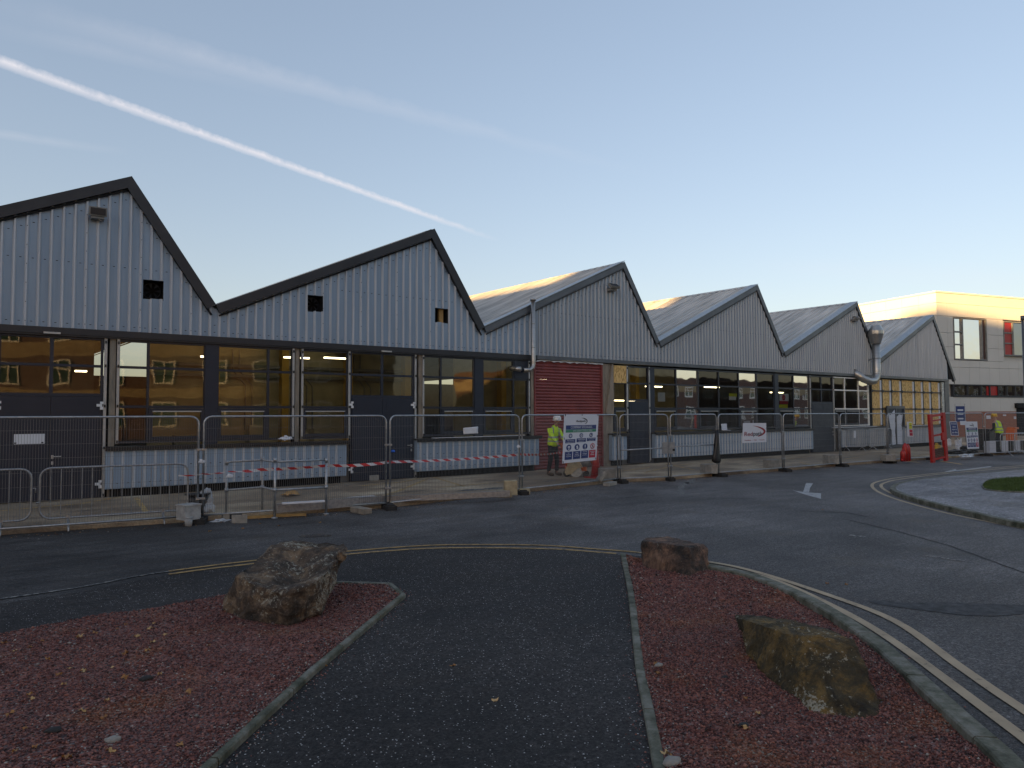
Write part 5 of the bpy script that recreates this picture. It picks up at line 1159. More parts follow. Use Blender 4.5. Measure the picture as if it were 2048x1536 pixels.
def person(loc,rz,label,hands,feet,lean=.0,headfwd=.05,jacket='hv1',hood=True,hat='hat',vest=False):
    # local frame: x forward, y left, z up
    L=lean; hip=(0,0,.93); ch=(.10*L,0,1.22); sh=(.22*L,0,1.43); nk=(.27*L+.01,0,1.52); hd=(.27*L+headfwd,0,1.66)
    V=[(0,0,.93,.115,.13),(.05*L,0,1.08,.115,.13),(.12*L,0,1.26,.135,.17),(.2*L,0,1.41,.115,.15),(nk[0],0,1.50,.055,.06),(hd[0]-.01,0,1.59,.062,.066),(hd[0],0,1.66,.092,.08),(hd[0]+.0,0,1.74,.085,.075)]; E=[(0,1),(1,2),(2,3),(3,4),(4,5),(5,6),(6,7)]
    # face: nose
    n=len(V); V.append((hd[0]+.112,0,1.645,.014,.014)); E.append((6,n))
    arms=[]
    for s in (1,-1):
        h=Vector(hands[0] if s>0 else hands[1]); S0=Vector((.2*L,s*.19,1.41)); W=h; d=W-S0; mid=(S0+W)/2; k=math.sqrt(max(.0,.29**2-(d.length/2)**2)); el=mid+Vector((-.75,s*.35,-.55)).normalized()*k
        i=len(V); V+= [(S0.x,S0.y,S0.z,.07,.075),(el.x,el.y,el.z,.045,.045),(W.x,W.y,W.z,.028,.03)]; E+= [(3,i),(i,i+1),(i+1,i+2)]
        f=(W-el).normalized(); pm=W+f*.06; j=len(V); V.append((pm.x,pm.y,pm.z,.035,.022)); E.append((i+2,j))
        for q in range(4):
            off=Vector((0,(q-1.5)*.02,0)); p1=pm+f*.045+off; p2=p1+(f*.5+Vector((0,0,-1))).normalized()*(.035+.006*(1 if q in(1,2) else 0)); a=len(V); V+= [(p1.x,p1.y,p1.z,.0095,.0095),(p2.x,p2.y,p2.z,.008,.008)]; E+= [(j,a),(a,a+1)]
        p1=W+f*.03+Vector((0,-s*.04,0)); a=len(V); V+= [(p1.x,p1.y,p1.z,.011,.011),(p1.x+f.x*.03,p1.y-s*.01,p1.z+f.z*.03-.01,.009,.009)]; E+= [(i+2,a),(a,a+1)]
        arms.append((S0,el,W))
    legs=[]
    for s,ft_ in ((1,feet[0]),(-1,feet[1])):
        H0=Vector((0,s*.095,.88)); A0=Vector((ft_[0]-.02,ft_[1],.09)); kn=(H0+A0)/2+Vector((.05,0,.02)); i=len(V); V+= [(H0.x,H0.y,H0.z,.085,.09),(kn.x,kn.y,kn.z,.055,.055),(A0.x,A0.y,A0.z,.03,.03),(A0.x+.10,A0.y,.045,.02,.025)]; E+= [(0,i),(i,i+1),(i+1,i+2),(i+2,i+3)]; legs.append((H0,kn,A0))
    body=skinmesh('person',V,E,'hub',1); body.location=loc; body.rotation_euler=(0,0,rz); tag(body,label,'person')
    def part(o): o.parent=body; return o
    # trousers
    tv=[(0,0,1.04,.15,.168),(0,0,.90,.155,.172)]; te=[(0,1)]
    for H0,kn,A0 in legs: i=len(tv); tv+= [(H0.x,H0.y,.80,.095,.10),(kn.x,kn.y,kn.z,.075,.075),(A0.x,A0.y,.20,.066,.066),(A0.x,A0.y,.13,.07,.07)]; te+= [(1,i),(i,i+1),(i+1,i+2),(i+2,i+3)]
    part(skinmesh('trousers',tv,te,'trouser',1))
    jv=[(0,0,.86,.178,.195),(0,0,1.0,.175,.19),(.05*L,0,1.1,.16,.185),(.12*L,0,1.26,.165,.20),(.2*L,0,1.41,.14,.18),(nk[0]-.01,0,1.49,.09,.10)]; je=[(0,1),(1,2),(2,3),(3,4),(4,5)]
    if hood: jv.append((nk[0]-.05,0,1.55,.085,.10)); je.append((5,6))
    if not vest:
        for (S0,el,W) in arms: i=len(jv); w2=el.lerp(W,.86); jv+= [(S0.x,S0.y,S0.z,.085,.09),(el.x,el.y,el.z,.066,.066),(w2.x,w2.y,w2.z,.046,.046)]; je+= [(4,i),(i,i+1),(i+1,i+2)]
        part(skinmesh('jacket',jv,je,jacket,1))
    else:
        part(skinmesh('vest',jv,je,jacket,1)); 
        for (S0,el,W) in arms: part(skinmesh('sleeve',[(S0.x,S0.y,S0.z,.075,.08),(el.x,el.y,el.z,.055,.055),(W.x,W.y,W.z,.038,.038)],[(0,1),(1,2)],'trouser',1))
    for (S0,el,W) in arms:
        f=(W-el).normalized(); pm=W+f*.06; part(skinmesh('glove',[(W.x,W.y,W.z,.036,.038),(pm.x,pm.y,pm.z,.045,.032),(pm.x+f.x*.05,pm.y,pm.z-.03,.04,.028)],[(0,1),(1,2)],'glove',1))
    for ft_ in feet: part(skinmesh('boot',[(ft_[0]-.05,ft_[1],.055,.055,.055),(ft_[0]-.02,ft_[1],.17,.066,.066),(ft_[0]+.08,ft_[1],.05,.052,.056),(ft_[0]+.20,ft_[1],.045,.045,.054)],[(1,0),(0,2),(2,3)],'boot',1,root=1))
    # hard hat: dome, brim
    hx=hd[0]; bm=MB(); rings=[(.125,1.70),(.128,1.735),(.118,1.785),(.09,1.825),(.045,1.845),(.001,1.85)]; vs=[];seg=16
    for r,z in rings: vs+= [(hx+r*1.08*math.cos(k/seg*6.283),r*.92*math.sin(k/seg*6.283),z) for k in range(seg)]
    fs=[(i*seg+k,i*seg+(k+1)%seg,(i+1)*seg+(k+1)%seg,(i+1)*seg+k) for i in range(len(rings)-1) for k in range(seg)]; bm.add(vs,fs,0,True)
    vs=[]; 
    for r,z in ((.10,1.705),(.145,1.69)): vs+= [(hx+(r*1.08+(.05 if math.cos(k/seg*6.283)>.3 and r>.12 else 0))*math.cos(k/seg*6.283),r*.92*math.sin(k/seg*6.283),z) for k in range(seg)]
    bm.add(vs,[(k,(k+1)%seg,seg+(k+1)%seg,seg+k) for k in range(seg)],0,True)
    h=bm.build('hard_hat',hat,body); s=h.modifiers.new('S','SOLIDIFY'); s.thickness=.008
    # eyes and beard shadow
    e=MB()
    for s_ in (1,-1): e.obox(Vector((hx+.092,s_*.03,1.67)),Vector((.006,0,0)),Vector((0,.012,0)),Vector((0,0,.006)))
    e.obox(Vector((hx+.088,0,1.605)),Vector((.008,0,0)),Vector((0,.024,0)),Vector((0,0,.004))); e.build('face_features','ink',body)
    for s_ in (1,-1): q=MB(); q.obox(Vector((hx,s_*.085,1.655)),Vector((.018,0,0)),Vector((0,.010,0)),Vector((0,0,.03))); q.build('ear','hub',body)
    return body
cang=math.atan2(cr.y,cr.x)      # heading of the camera's right, in the ground plane
p=gp(1106,951,.1)
man=person((p.x,p.y,.1),cang-R(50),'person in yellow hi-vis hoodie, white hard hat and dark trousers pushing a floor saw',((.44,.18,.97),(.44,-.20,.97)),((.05,.13),(-.02,-.14)),lean=.36,headfwd=.10)
for ch in man.children:
    pass
p=gp(2000,905,.1)
person((p.x,p.y,.1),cang+R(105),'person in hi-vis vest seen from behind, bending over beside the fence at the right',((.30,.20,1.0),(.30,-.20,1.0)),((.0,.12),(0,-.12)),lean=.5,headfwd=.10,jacket='hv2',hood=False,hat='yellow',vest=True)
# ---------------------------------------------------------------- floor saw
p=gp(1145,953,.1); fs_=thing('floor_saw','orange walk behind floor saw with a cream blade guard, held by the worker','floor saw',(p.x,p.y,.1),cang-R(12))
m=MB(); m.tube([(-.36,-.20,.98),(-.31,-.20,.97),(-.28,-.15,.88),(-.22,-.1,.55),(-.12,-.05,.18)],.024,8); m.tube([(-.36,.20,.98),(-.31,.20,.97),(-.28,.15,.88),(-.22,.1,.55),(-.12,.05,.18)],.024,8); m.bar((-.30,-.2,.92),(-.30,.2,.92),.03,.03); m.box(-.36,-.26,-.06,.06,.87,.93); m.bar((-.22,0,.92),(-.10,0,.2),.07,.05); m.build('handle','orange',fs_)
m=MB(); m.box(-.2,.42,-.14,.22,.18,.30); m.build('chassis','orange',fs_)
m=MB(); m.xprism([(-.20,.16),(-.10,.42),(.02,.52),(.22,.50),(.34,.30),(.20,.27),(.0,.10),(-.15,.06)],-.30,-.20); m.build('blade_guard','inwall_' if 0 else 'timber_' if 0 else 'sandguard' if 'sandguard' in M else 'blocky',fs_)
m=MB(); m.disc((.13,-.25,.17),(0,1,0),.175,.008,28); m.build('blade','galv',fs_)
m=MB(); m.box(.10,.42,-.12,.2,.30,.52); m.tube([(.44,-.14,.42),(.44,.2,.42)],.12,12); m.build('engine','incol',fs_)
m=MB(); m.box(.05,.52,-.14,.22,.52,.60); m.tube([(.30,-.02,.60),(.50,-.02,.64),(.58,-.02,.40)],.03,8); m.build('fuel_tank','orange',fs_)
for x,y,r in ((.40,-.17,.08),(.40,.25,.08),(-.15,-.15,.11),(-.15,.24,.11)): m=MB(); m.disc((x,y,r),(0,1,0),r,.05,16); m.build('wheel','black',fs_)
# ---------------------------------------------------------------- boulders
def boulder(name,label,pts,m,seed,amp=.035,scoop=None,cut=.055,bev=.016):
    base=sum((Vector(p) for p in pts),Vector())/len(pts); base.z=0
    bm=bmesh.new()
    for p in pts: bm.verts.new(Vector(p)-base)
    r=bmesh.ops.convex_hull(bm,input=bm.verts); bmesh.ops.delete(bm,geom=[g for g in r['geom_interior'] if isinstance(g,bmesh.types.BMVert)],context='VERTS')
    bmesh.ops.dissolve_limit(bm,angle_limit=R(4),verts=bm.verts,edges=bm.edges)
    bmesh.ops.bevel(bm,geom=[e for e in bm.edges],offset=bev,segments=2,profile=.6,affect='EDGES',clamp_overlap=True)
    bmesh.ops.triangulate(bm,faces=bm.faces)
    for k in range(8):
        es=[e for e in bm.edges if e.calc_length()>cut]
        if not es: break
        bmesh.ops.subdivide_edges(bm,edges=es,cuts=1); bmesh.ops.triangulate(bm,faces=[f for f in bm.faces if len(f.verts)>3])
    bm.normal_update()
    for k in range(1 if amp>.025 else 0): bmesh.ops.smooth_vert(bm,verts=bm.verts,factor=.5,use_axis_x=True,use_axis_y=True,use_axis_z=True)
    bm.normal_update(); off=Vector((seed,seed*2.3,0)); mv=[]
    for v in bm.verts:
        c=v.co; n=noise.fractal(c*2.2+off,.8,2.1,4)*amp*1.1+noise.fractal(c*7+off,.7,2.1,6)*amp*.42-max(0,noise.noise(c*3.3+off*2)-.18)*amp*2.2
        st=abs(noise.noise(Vector((c.x*1.5,c.y*1.5,c.z*9))+off))*amp*.5
        q=c+v.normal*(n-st)
        if scoop:
            for sc,rad,dep in scoop:
                dd=(c-(sc-base)).length
                if dd<rad*2 and v.normal.z>.25: q.z-=dep*math.exp(-(dd/rad)**2*1.6)
        mv.append(q)
    for v,q in zip(bm.verts,mv): v.co=q
    me=bpy.data.meshes.new(name); bm.to_mesh(me); bm.free(); me.materials.append(M[m])
    o=bpy.data.objects.new(name,me); COL.objects.link(o); o.location=base; tag(o,label,'boulder','boulders on the gravel beds'); return o
def dn(p,z=-.06): return Vector((p.x,p.y,z))
P1=[pz(470,1153,6.95),pz(445,1195,7.15),pz(447,1222,7.0),pz(478,1236,6.8),pz(575,1259,6.55),pz(571,1189,6.55),pz(642,1222,6.85),pz(632,1164,6.75),pz(668,1165,7.2),pz(695,1106,7.5),pz(697,1098,7.55),pz(688,1086,7.9),pz(600,1083,8.0),pz(562,1083,7.9),pz(505,1128,7.3),pz(655,1187,7.0)]
P1+= [dn(pz(450,1215,7.4)),dn(pz(560,1150,8.0)),dn(pz(612,1168,7.8)),dn(pz(632,1205,7.0)),dn(pz(575,1262,6.6)),dn(pz(475,1240,6.85))]
boulder('boulder','largest boulder, brown and hollowed on top, on the left gravel bed',P1,'st1',1.3,.04,scoop=[(pz(585,1145,7.1),.28,.16),(pz(605,1115,7.5),.24,.11)],cut=.028)
P2=[pz(1281,1133,9.1),pz(1283,1082,9.2),pz(1300,1076,9.9),pz(1340,1073,10.1),pz(1352,1080,9.6),pz(1345,1095,8.8),pz(1378,1092,8.55),pz(1380,1158,8.35),pz(1320,1140,8.8),pz(1410,1088,9.0),pz(1417,1098,8.95),pz(1420,1150,8.7),pz(1395,1154,8.5)]
P2+= [dn(pz(1290,1120,9.9)),dn(pz(1410,1120,9.8)),dn(pz(1380,1160,8.4))]
boulder('boulder','small squared red boulder at the far tip of the right gravel bed',P2,'st2',5.1,.02,cut=.032)
P3=[pz(1470,1233,5.95),pz(1478,1262,5.85),pz(1500,1318,5.5),pz(1560,1385,5.05),pz(1588,1414,4.85),pz(1562,1262,5.2),pz(1600,1266,5.1),pz(1702,1282,5.05),pz(1712,1290,5.0),pz(1735,1340,4.8),pz(1772,1420,4.65),pz(1765,1441,4.52),pz(1620,1424,4.62),pz(1700,1443,4.5),pz(1560,1232,5.9),pz(1490,1230,6.1),pz(1660,1262,5.5)]
P3+= [dn(pz(1520,1290,6.1)),dn(pz(1700,1380,5.3)),dn(pz(1768,1445,4.6)),dn(pz(1610,1425,4.7))]
boulder('boulder','long mossy wedge shaped boulder near the camera on the right gravel bed',P3,'st3',8.7,.032,cut=.024)
# ---------------------------------------------------------------- fallen leaves
def leafmesh(k):
    bm=bmesh.new(); n=18; pts=[]
    for i in range(n):
        a=i/n*6.283; r=.5+.5*abs(math.cos(a*2.5+.2*k)); r*=.05*(1+.2*random.random()); pts.append(bm.verts.new((r*math.cos(a),r*math.sin(a)*.8,.012*math.sin(a*3+k)+random.uniform(0,.012))))
    c=bm.verts.new((0,0,.006))
    for i in range(n): bm.faces.new((pts[i],pts[(i+1)%n],c))
    q=bm.verts.new((-.085,.004,.0)); q2=bm.verts.new((-.085,-.004,.0)); bm.faces.new((q,q2,c))
    me=bpy.data.meshes.new('fallen_leaf'); bm.to_mesh(me); bm.free(); me.materials.append(M['leaf']); return me
LM=[leafmesh(k) for k in range(4)]
lp=[(8,1289),(30,1304),(85,1287),(60,1297),(160,1277),(190,1264),(235,1253),(252,1245),(300,1254),(305,1289),(308,1244),(250,1309),(295,1307),(225,1331),(166,1336),(118,1344),(128,1363),(60,1381),(65,1389),(214,1398),(165,1415),(208,1429),(50,1457),(30,1506),(70,1500),(222,1502),(135,1518),(650,1334),(360,1481),(250,1354),(378,1376),(418,1293),(1303,1170),(1490,1390),(1515,1418),(1312,1330),(1316,1350),(1490,1455),(1655,1168),(1693,1170),(520,1048),(558,1052),(486,1058),(420,1063),(640,1046),(1568,937),(1645,1020),(1260,1156),(990,1403),(905,1333),(690,1012),(700,1013),(680,1014),(212,998),(218,999),(206,997),(1330,1500),(1345,1512),(140,1330),(95,1315),(330,1270),(275,1270),(20,1420),(320,1345)]
LB={'pale tan':'',}
for i,(x,y) in enumerate(lp):
    q=gp(x,y,.0); z=.006
    if inpoly(np.array([q.x]),np.array([q.y]),bedL)[0] or inpoly(np.array([q.x]),np.array([q.y]),bedR)[0]: q=gp(x,y,.05); z=max(.01,hg(q.x,q.y))+.016
    elif q.y>-4.6: q=gp(x,y,.1); z=.105
    o=bpy.data.objects.new('fallen_leaf',LM[i%4]); COL.objects.link(o); o.location=(q.x,q.y,z); s=random.uniform(.3,.62); o.scale=(s,s,s*random.uniform(.8,2)); o.rotation_euler=(random.uniform(-.35,.35),random.uniform(-.35,.35),random.uniform(0,6.28))
    onL=inpoly(np.array([q.x]),np.array([q.y]),bedL)[0]; onR=inpoly(np.array([q.x]),np.array([q.y]),bedR)[0]
    lab='dry brown autumn leaf lying on the left gravel bed' if onL else ('dry brown autumn leaf lying on the right gravel bed' if onR else ('dry autumn leaf lying on the concrete apron' if z>.1 else 'dry autumn leaf lying on the asphalt'))
    tag(o,lab,'leaf','leaves on the left gravel bed' if onL else ('leaves on the right gravel bed' if onR else ('leaves on the apron' if z>.1 else 'leaves on the asphalt')))
for i,(x,y,sz,lab) in enumerate([(108,1464,.05,'dark grey pebble lying on the left gravel bed near the lower left corner'),(225,1478,.05,'grey green pebble lying on the left gravel bed between leaves'),(292,1355,.05,'flat dark pebble in the middle of the left gravel bed'),(378,1226,.03,'small dark pebble on the upper edge of the left gravel bed'),(1318,1332,.04,'pale pebble beside the right path edging'),(1345,1523,.06,'flat pale stone by the right path edging at the bottom'),(1450,1352,.03,'grey pebble left of the long boulder'),(1487,1448,.04,'brown lump of earth below the long boulder')]):
    q=gp(x,y,.05); o=lump('pebble',lab,'pebble',(q.x,q.y,hg(q.x,q.y)+.002),(sz,sz*.7,sz*.35),'block' if i in (1,4,5) else 'rubber',i*3.1,.35,2)
# crumbs of grit and leaf litter along the apron edge: stuff
mb=MB()
for i in range(2600):
    k=random.random()*12; j=int(k); a=JX[j].lerp(JX[j+1],k-j) if j<12 else JX[12]; dy=random.gauss(0,.16)+.08*(-1); x=a.x+random.uniform(-.1,.1); y=a.y-.05+dy; s=random.uniform(.004,.018); z=.1 if y>a.y+.16 else 0
    an=random.uniform(0,6.28); mb.add([(x+s*math.cos(an+q*2.1),y+s*math.sin(an+q*2.1),z+.003) for q in range(3)]+[(x,y,z+s*.7)],[(0,1,3),(1,2,3),(2,0,3)],0 if random.random()<.6 else (1 if random.random()<.6 else 2))
tag(mb.build('grit',['soil','block','card']),label='loose grit and leaf crumbs along the fence line',kind='stuff')

mb=MB()
for line,side,n in ((dens(eL,5),1,900),(dens(eR,5),-1,500),(kc,-1,300)):
    for i in range(n):
        k=random.uniform(.05,.98)*(len(line)-1); j=int(k); p=line[j].lerp(line[j+1],k-j); t=(line[j+1]-line[j]).normalized(); nn=Vector((-t.y,t.x,0)); d=abs(random.gauss(0,.05))+.04; sgn=-1 if random.random()<.5 else 1
        if line is kc: sgn=1; 
        p=p+nn*d*sgn; inb=inpoly(np.array([p.x]),np.array([p.y]),bedL)[0] or inpoly(np.array([p.x]),np.array([p.y]),bedR)[0]
        if line is kc and inb: continue
        z=(max(.012,min(hg(p.x,p.y),.04))+.012) if inb else .006
        s=random.uniform(.004,.009); an=random.uniform(0,6.28)
        mb.add([(p.x+s*math.cos(an+q*1.57)*(1 if q%2 else .6),p.y+s*math.sin(an+q*1.57),z) for q in range(4)]+[(p.x,p.y,z+s*.8)],[(0,1,4),(1,2,4),(2,3,4),(3,0,4)],0 if inb and random.random()<.7 else (1 if random.random()<.75 else 0))
tag(mb.build('stone_scatter',['block','gstone']),label='small chippings strewn along the path edging and kerb',kind='stuff')
#PARTLIGHT
# ---------------------------------------------------------------- office building beyond
def office():
    c=Vector((59.0,6.1,.0)); rd=Vector((math.cos(R(15)),-math.sin(R(15)),0)); bd=Vector((-math.sin(R(-15)) if 0 else math.sin(R(13.5)),math.cos(R(13.5)),0))
    # rd: direction along the front face (to the right, away), bd: direction along the left face (away)
    bd=Vector((math.sin(R(13.5)),math.cos(R(13.5)),0)); bn=-rd; fn=Vector((-bd.x,-bd.y,0))
    O=thing('office_building','cream panelled two storey office block with brick base beyond the workshop','building',c)
    ZH=11.45; LF=40; 
    def face(mb,d,n,s0,s1,z0,z1,o0,o1,mi=0):
        a=d*s0+n*o0; e=d*s1+n*o0; b=d*s1+n*o1; g=d*s0+n*o1
        mb.add([(a.x,a.y,z0),(e.x,e.y,z0),(b.x,b.y,z0),(g.x,g.y,z0),(a.x,a.y,z1),(e.x,e.y,z1),(b.x,b.y,z1),(g.x,g.y,z1)],[(0,3,2,1),(4,5,6,7),(0,1,5,4),(1,2,6,5),(2,3,7,6),(3,0,4,7)],mi)
    fn=Vector((-math.sin(R(15)),-math.cos(R(15)),0)); ln=Vector((-math.cos(R(13.5)),math.sin(R(13.5)),0))
    def hit(px,py,off=0.0):   # on the front face
        d=ray(px,py); t=((c+fn*off-CAM).dot(fn))/d.dot(fn); p=CAM+d*t; return (p-c).dot(rd),p.z
    core=MB(); face(core,rd,fn,0.02,LF,0,ZH-.1,-.3,-14,0); core2=core
    # brick base
    zb=hit(1960,823)[1]; 
    core.build('core_wall','dkwhite',O)
    m=MB(); face(m,rd,fn,0,LF,0,zb,-.25,0); face(m,bd,ln,0,30,0,zb,-.25,-.05); m.build('brick_base','brick2',O)
    # panels: rows with 15 mm joints
    wins=[]
    for a,b,t,u in ((1906,1972,634,719),(2006,2075,642,711)):
        s0,zt=hit(a,t); _,zl=hit(a,u); s1,_=hit(b,t); wins.append((s0,s1,zl,zt))
    strip=(hit(1906,768)); st0=hit(1906,769); st1=hit(1906,793); sz1,sz0=st0[1],st1[1]; ss0=st0[0]
    m=MB(); rows=[zb+.003,sz0-.02]
    rowz=[(zb+.004,sz0-.03),(sz1+.03,hit(1960,736)[1]),(hit(1960,736)[1]+.02,wins[0][2]-.05)]
    zz=[wins[0][2]-.05+.02,wins[0][2]+1.0,wins[0][2]+2.1,wins[0][3]+.05]
    rowz+= [(zz[0],zz[1]-.02),(zz[1],zz[2]-.02),(zz[2],zz[3]-.02),(zz[3],ZH-.9),(ZH-.88,ZH-.12)]
    m1_=MB()
    for z0,z1 in rowz:
        s=0; wpan=1.15
        while s<LF:
            e=min(s+wpan,LF); iv=[(s,e-.012)]
            for w in wins:
                if z1>w[2]+.05 and z0<w[3]-.05:
                    nv=[]
                    for p,q in iv:
                        if q<=w[0] or p>=w[1]: nv.append((p,q))
                        else:
                            if p<w[0]: nv.append((p,w[0]-.03))
                            if q>w[1]: nv.append((w[1]+.03,q))
                    iv=nv
            for p,q in iv:
                if q-p>.03: face(m,rd,fn,p,q,z0,z1,-.28,0)
            s+=wpan
        s=0
        while s<32:
            if z1>zb+1: face(m1_,bd,ln,s+(.0 if s else .001),s+1.5-.012,z0,z1,-.28,0.0 if s>.1 else -.001)
            s+=1.5
    m1_.build('side_cladding','dkwhite',O); m.build('front_cladding','dkwhite',O)
    m=MB(); face(m,rd,fn,-.1,LF,ZH-.1,ZH+.02,-.35,.06); face(m,bd,ln,.2,32,ZH-.1,ZH+.018,-.35,.06); m.build('parapet','dkwhite',O)
    for s0,s1,z0,z1 in wins:
        m=MB(); t=.09; face(m,rd,fn,s0,s1,z0,z0+t,-.2,.03); face(m,rd,fn,s0,s1,z1-t,z1,-.2,.03); face(m,rd,fn,s0,s0+t,z0+t,z1-t,-.2,.03); face(m,rd,fn,s1-t,s1,z0+t,z1-t,-.2,.03)
        a=s0+(s1-s0)*.27; face(m,rd,fn,a-.06,a+.06,z0+t,z1-t,-.2,.02); face(m,rd,fn,s0+(s1-s0)*.86-.04,s0+(s1-s0)*.86+.04,z0+t,z1-t,-.2,.02); zz_=z0+(z1-z0)*.66; face(m,rd,fn,s0+t,a-.06,zz_-.05,zz_+.05,-.2,.02); face(m,rd,fn,s0+t,a-.06,z0+(z1-z0)*.36-.05,z0+(z1-z0)*.36+.05,-.2,.02)
        w=m.build('window','incol',O); g=MB(); p=rd*s0+fn*-.1; q=rd*s1+fn*-.1; g.add([(p.x,p.y,z0),(q.x,q.y,z0),(q.x,q.y,z1),(p.x,p.y,z1)],[(0,1,2,3)]); g.build('pane','glass_dark',w)
        bl=MB(); r0=s0+(s1-s0)*(.03 if s0>6 else .88); r1=s0+(s1-s0)*(.25 if s0>6 else .97); face(bl,rd,fn,r0,r1,z0+.1,z1-.1,-.09,-.07); bl.build('red_blind','red' if s0>6 else 'brick',w)
    m=MB(); face(m,rd,fn,ss0,LF,sz0-.05,sz0+.1,-.2,.05); face(m,rd,fn,ss0,LF,sz1-.06,sz1,-.2,.03); s=ss0
    while s<LF: face(m,rd,fn,s,s+.12,sz0+.1,sz1-.06,-.2,.02); s+=1.55 if int(s*10)%2 else 1.0
    w=m.build('window','anth',O); g=MB(); p=rd*ss0+fn*-.1; q=rd*LF+fn*-.1; g.add([(p.x,p.y,sz0),(q.x,q.y,sz0),(q.x,q.y,sz1),(p.x,p.y,sz1)],[(0,1,2,3)]); g.build('pane','glass_dark',w)
    r=MB(); a=hit(1975,780)[0]; e=hit(2000,780)[0]; face(r,rd,fn,a,e,sz0+.12,sz1-.08,-.09,-.07); r.build('red_blind','red',w)
    # dark doorway and notices on the brick
    a=hit(2034,860)[0]; r=MB(); face(r,rd,fn,a,a+1.6,.05,2.35,.005,.03,0); face(r,rd,fn,a-.2,a+1.9,2.35,2.75,.005,.25,0); r.build('door','dark',O)
    for px0,px1,py0,py1 in ((1973,1981,831,838),(2006,2012,829,832),(2028,2032,833,838)):
        A=hit(px0,py1,.02); C2=hit(px1,py0,.02); r=MB(); face(r,rd,fn,A[0],C2[0],A[1],C2[1],.005,.03); r.build('notice','board',O)
office()
# ---------------------------------------------------------------- surroundings behind the camera: added blocks shade the yard, others show in the glass
def block(name,label,x0,x1,y0,y1,z1,m,wface=None,band=None):
    O=thing(name,label,'building',((x0+x1)/2,(y0+y1)/2,0)); l=Vector((-(x0+x1)/2,-(y0+y1)/2,0))
    mb=MB(); mb.box(x0,x1,y0,y1,0,z1,0); 
    if band:
        for z in band: mb.box(x0-.05,x1+.05,y0-.05,y1+.05,z[0],z[1],1)
    o=mb.build('wall',[m,'cream'],O,loc=l)
    if wface=='N':
        x=x0+1.5
        while x<x1-2.2:
            for z in (1.2,4.6,8.0):
                if z+1.9<z1:
                    f=MB(); 
                    f.box(x,x+2,y1+.005,y1+.08,z,z+.1); f.box(x,x+2,y1+.005,y1+.08,z+1.7,z+1.8); f.box(x,x+.1,y1+.005,y1+.08,z+.1,z+1.7); f.box(x+1.9,x+2,y1+.005,y1+.08,z+.1,z+1.7); f.box(x+.95,x+1.05,y1+.005,y1+.07,z+.1,z+1.7); f.box(x+.1,x+.95,y1+.005,y1+.07,z+1.15,z+1.22); f.box(x+1.05,x+1.9,y1+.005,y1+.07,z+1.15,z+1.22)
                    w=f.build('window','winwhite',O,loc=l); g=MB(); g.box(x+.1,x+1.9,y1+.004,y1+.02,z+.1,z+1.7); g.build('pane',MATS.get('teal') or M['teal'],w)
            x+=4.1
    return O
M['teal']=mat('teal window',(.025,.06,.055),.15,0,.2,.5)
SKY=.12; SUN=4.9; EXPO=2.25; SKY_SAT=.97; TRAIL=(1.5,1.46,1.55)
#PARTWORLD
SUN_EL=R(6.0); sd=Vector((-.98,-.2,math.tan(SUN_EL))).normalized()
# unseen blocks added for shade: tall over yard and facade, lower sparing the far roofs
block('shade_tower','tall unseen brick block added left of view to shade the yard',-82,-70,-56,-18.0,24,'brick')
block('shade_block','long unseen brick block added left of view to shade all but the ridges',-81,-70,-17.8,70,16.5,'brick')
block('campus_building','brick and cream building with white framed windows behind the camera',-34,34,-64,-52,12.5,'brick','N',band=[(3.4,4.3),(6.8,8.0),(10.2,12.3)]).rotation_euler=(0,0,R(36))
block('campus_annexe','low brick building behind the camera to the right',52,190,-66,-54,7.6,'brick','N',band=[(5.4,6.6)])
def baretree(loc,h,label,seed):
    random.seed(seed); T=thing('bare_tree',label,'tree',loc); mb=MB(); tw=MB()
    def grow(p,d,L,r,dep):
        q=p+d*L; m_=mb if dep<2 else tw; mid=(p+q)/2+Vector((random.uniform(-1,1),random.uniform(-1,1),0))*L*.06; m_.tube([p,mid,q],[r,r*.85,r*.7],6 if dep<3 else 3,caps=False)
        if dep>=5: return
        for k in range(3 if dep<4 else 4):
            a=random.uniform(0,6.28); s=random.uniform(.35,.85); nd=(d+Vector((math.cos(a)*s,math.sin(a)*s,random.uniform(-.1,.35)))).normalized(); grow(q if k<2 else p.lerp(q,.65),nd,L*random.uniform(.62,.82),r*.6,dep+1)
    grow(Vector((0,0,0)),Vector((0,0,1)),h*.24,h*.022,0); mb.build('trunk','soil',T); tw.build('crown','soil',T)
baretree((46,-33,0),11,'bare winter tree behind the camera, seen only mirrored in the windows',3)
baretree((58,-36,0),10,'second bare winter tree behind the camera, further right',5)
random.seed(11)
w=bpy.data.worlds.new('World'); S.world=w; w.use_nodes=True; nt=w.node_tree; bg=nt.nodes['Background']
sky=nt.nodes.new('ShaderNodeTexSky'); sky.sky_type='NISHITA'; sky.sun_disc=False; sky.sun_elevation=SUN_EL; sky.sun_rotation=math.atan2(sd.x,sd.y); sky.air_density=1.0; sky.dust_density=1.6; sky.ozone_density=1.6; sky.altitude=50
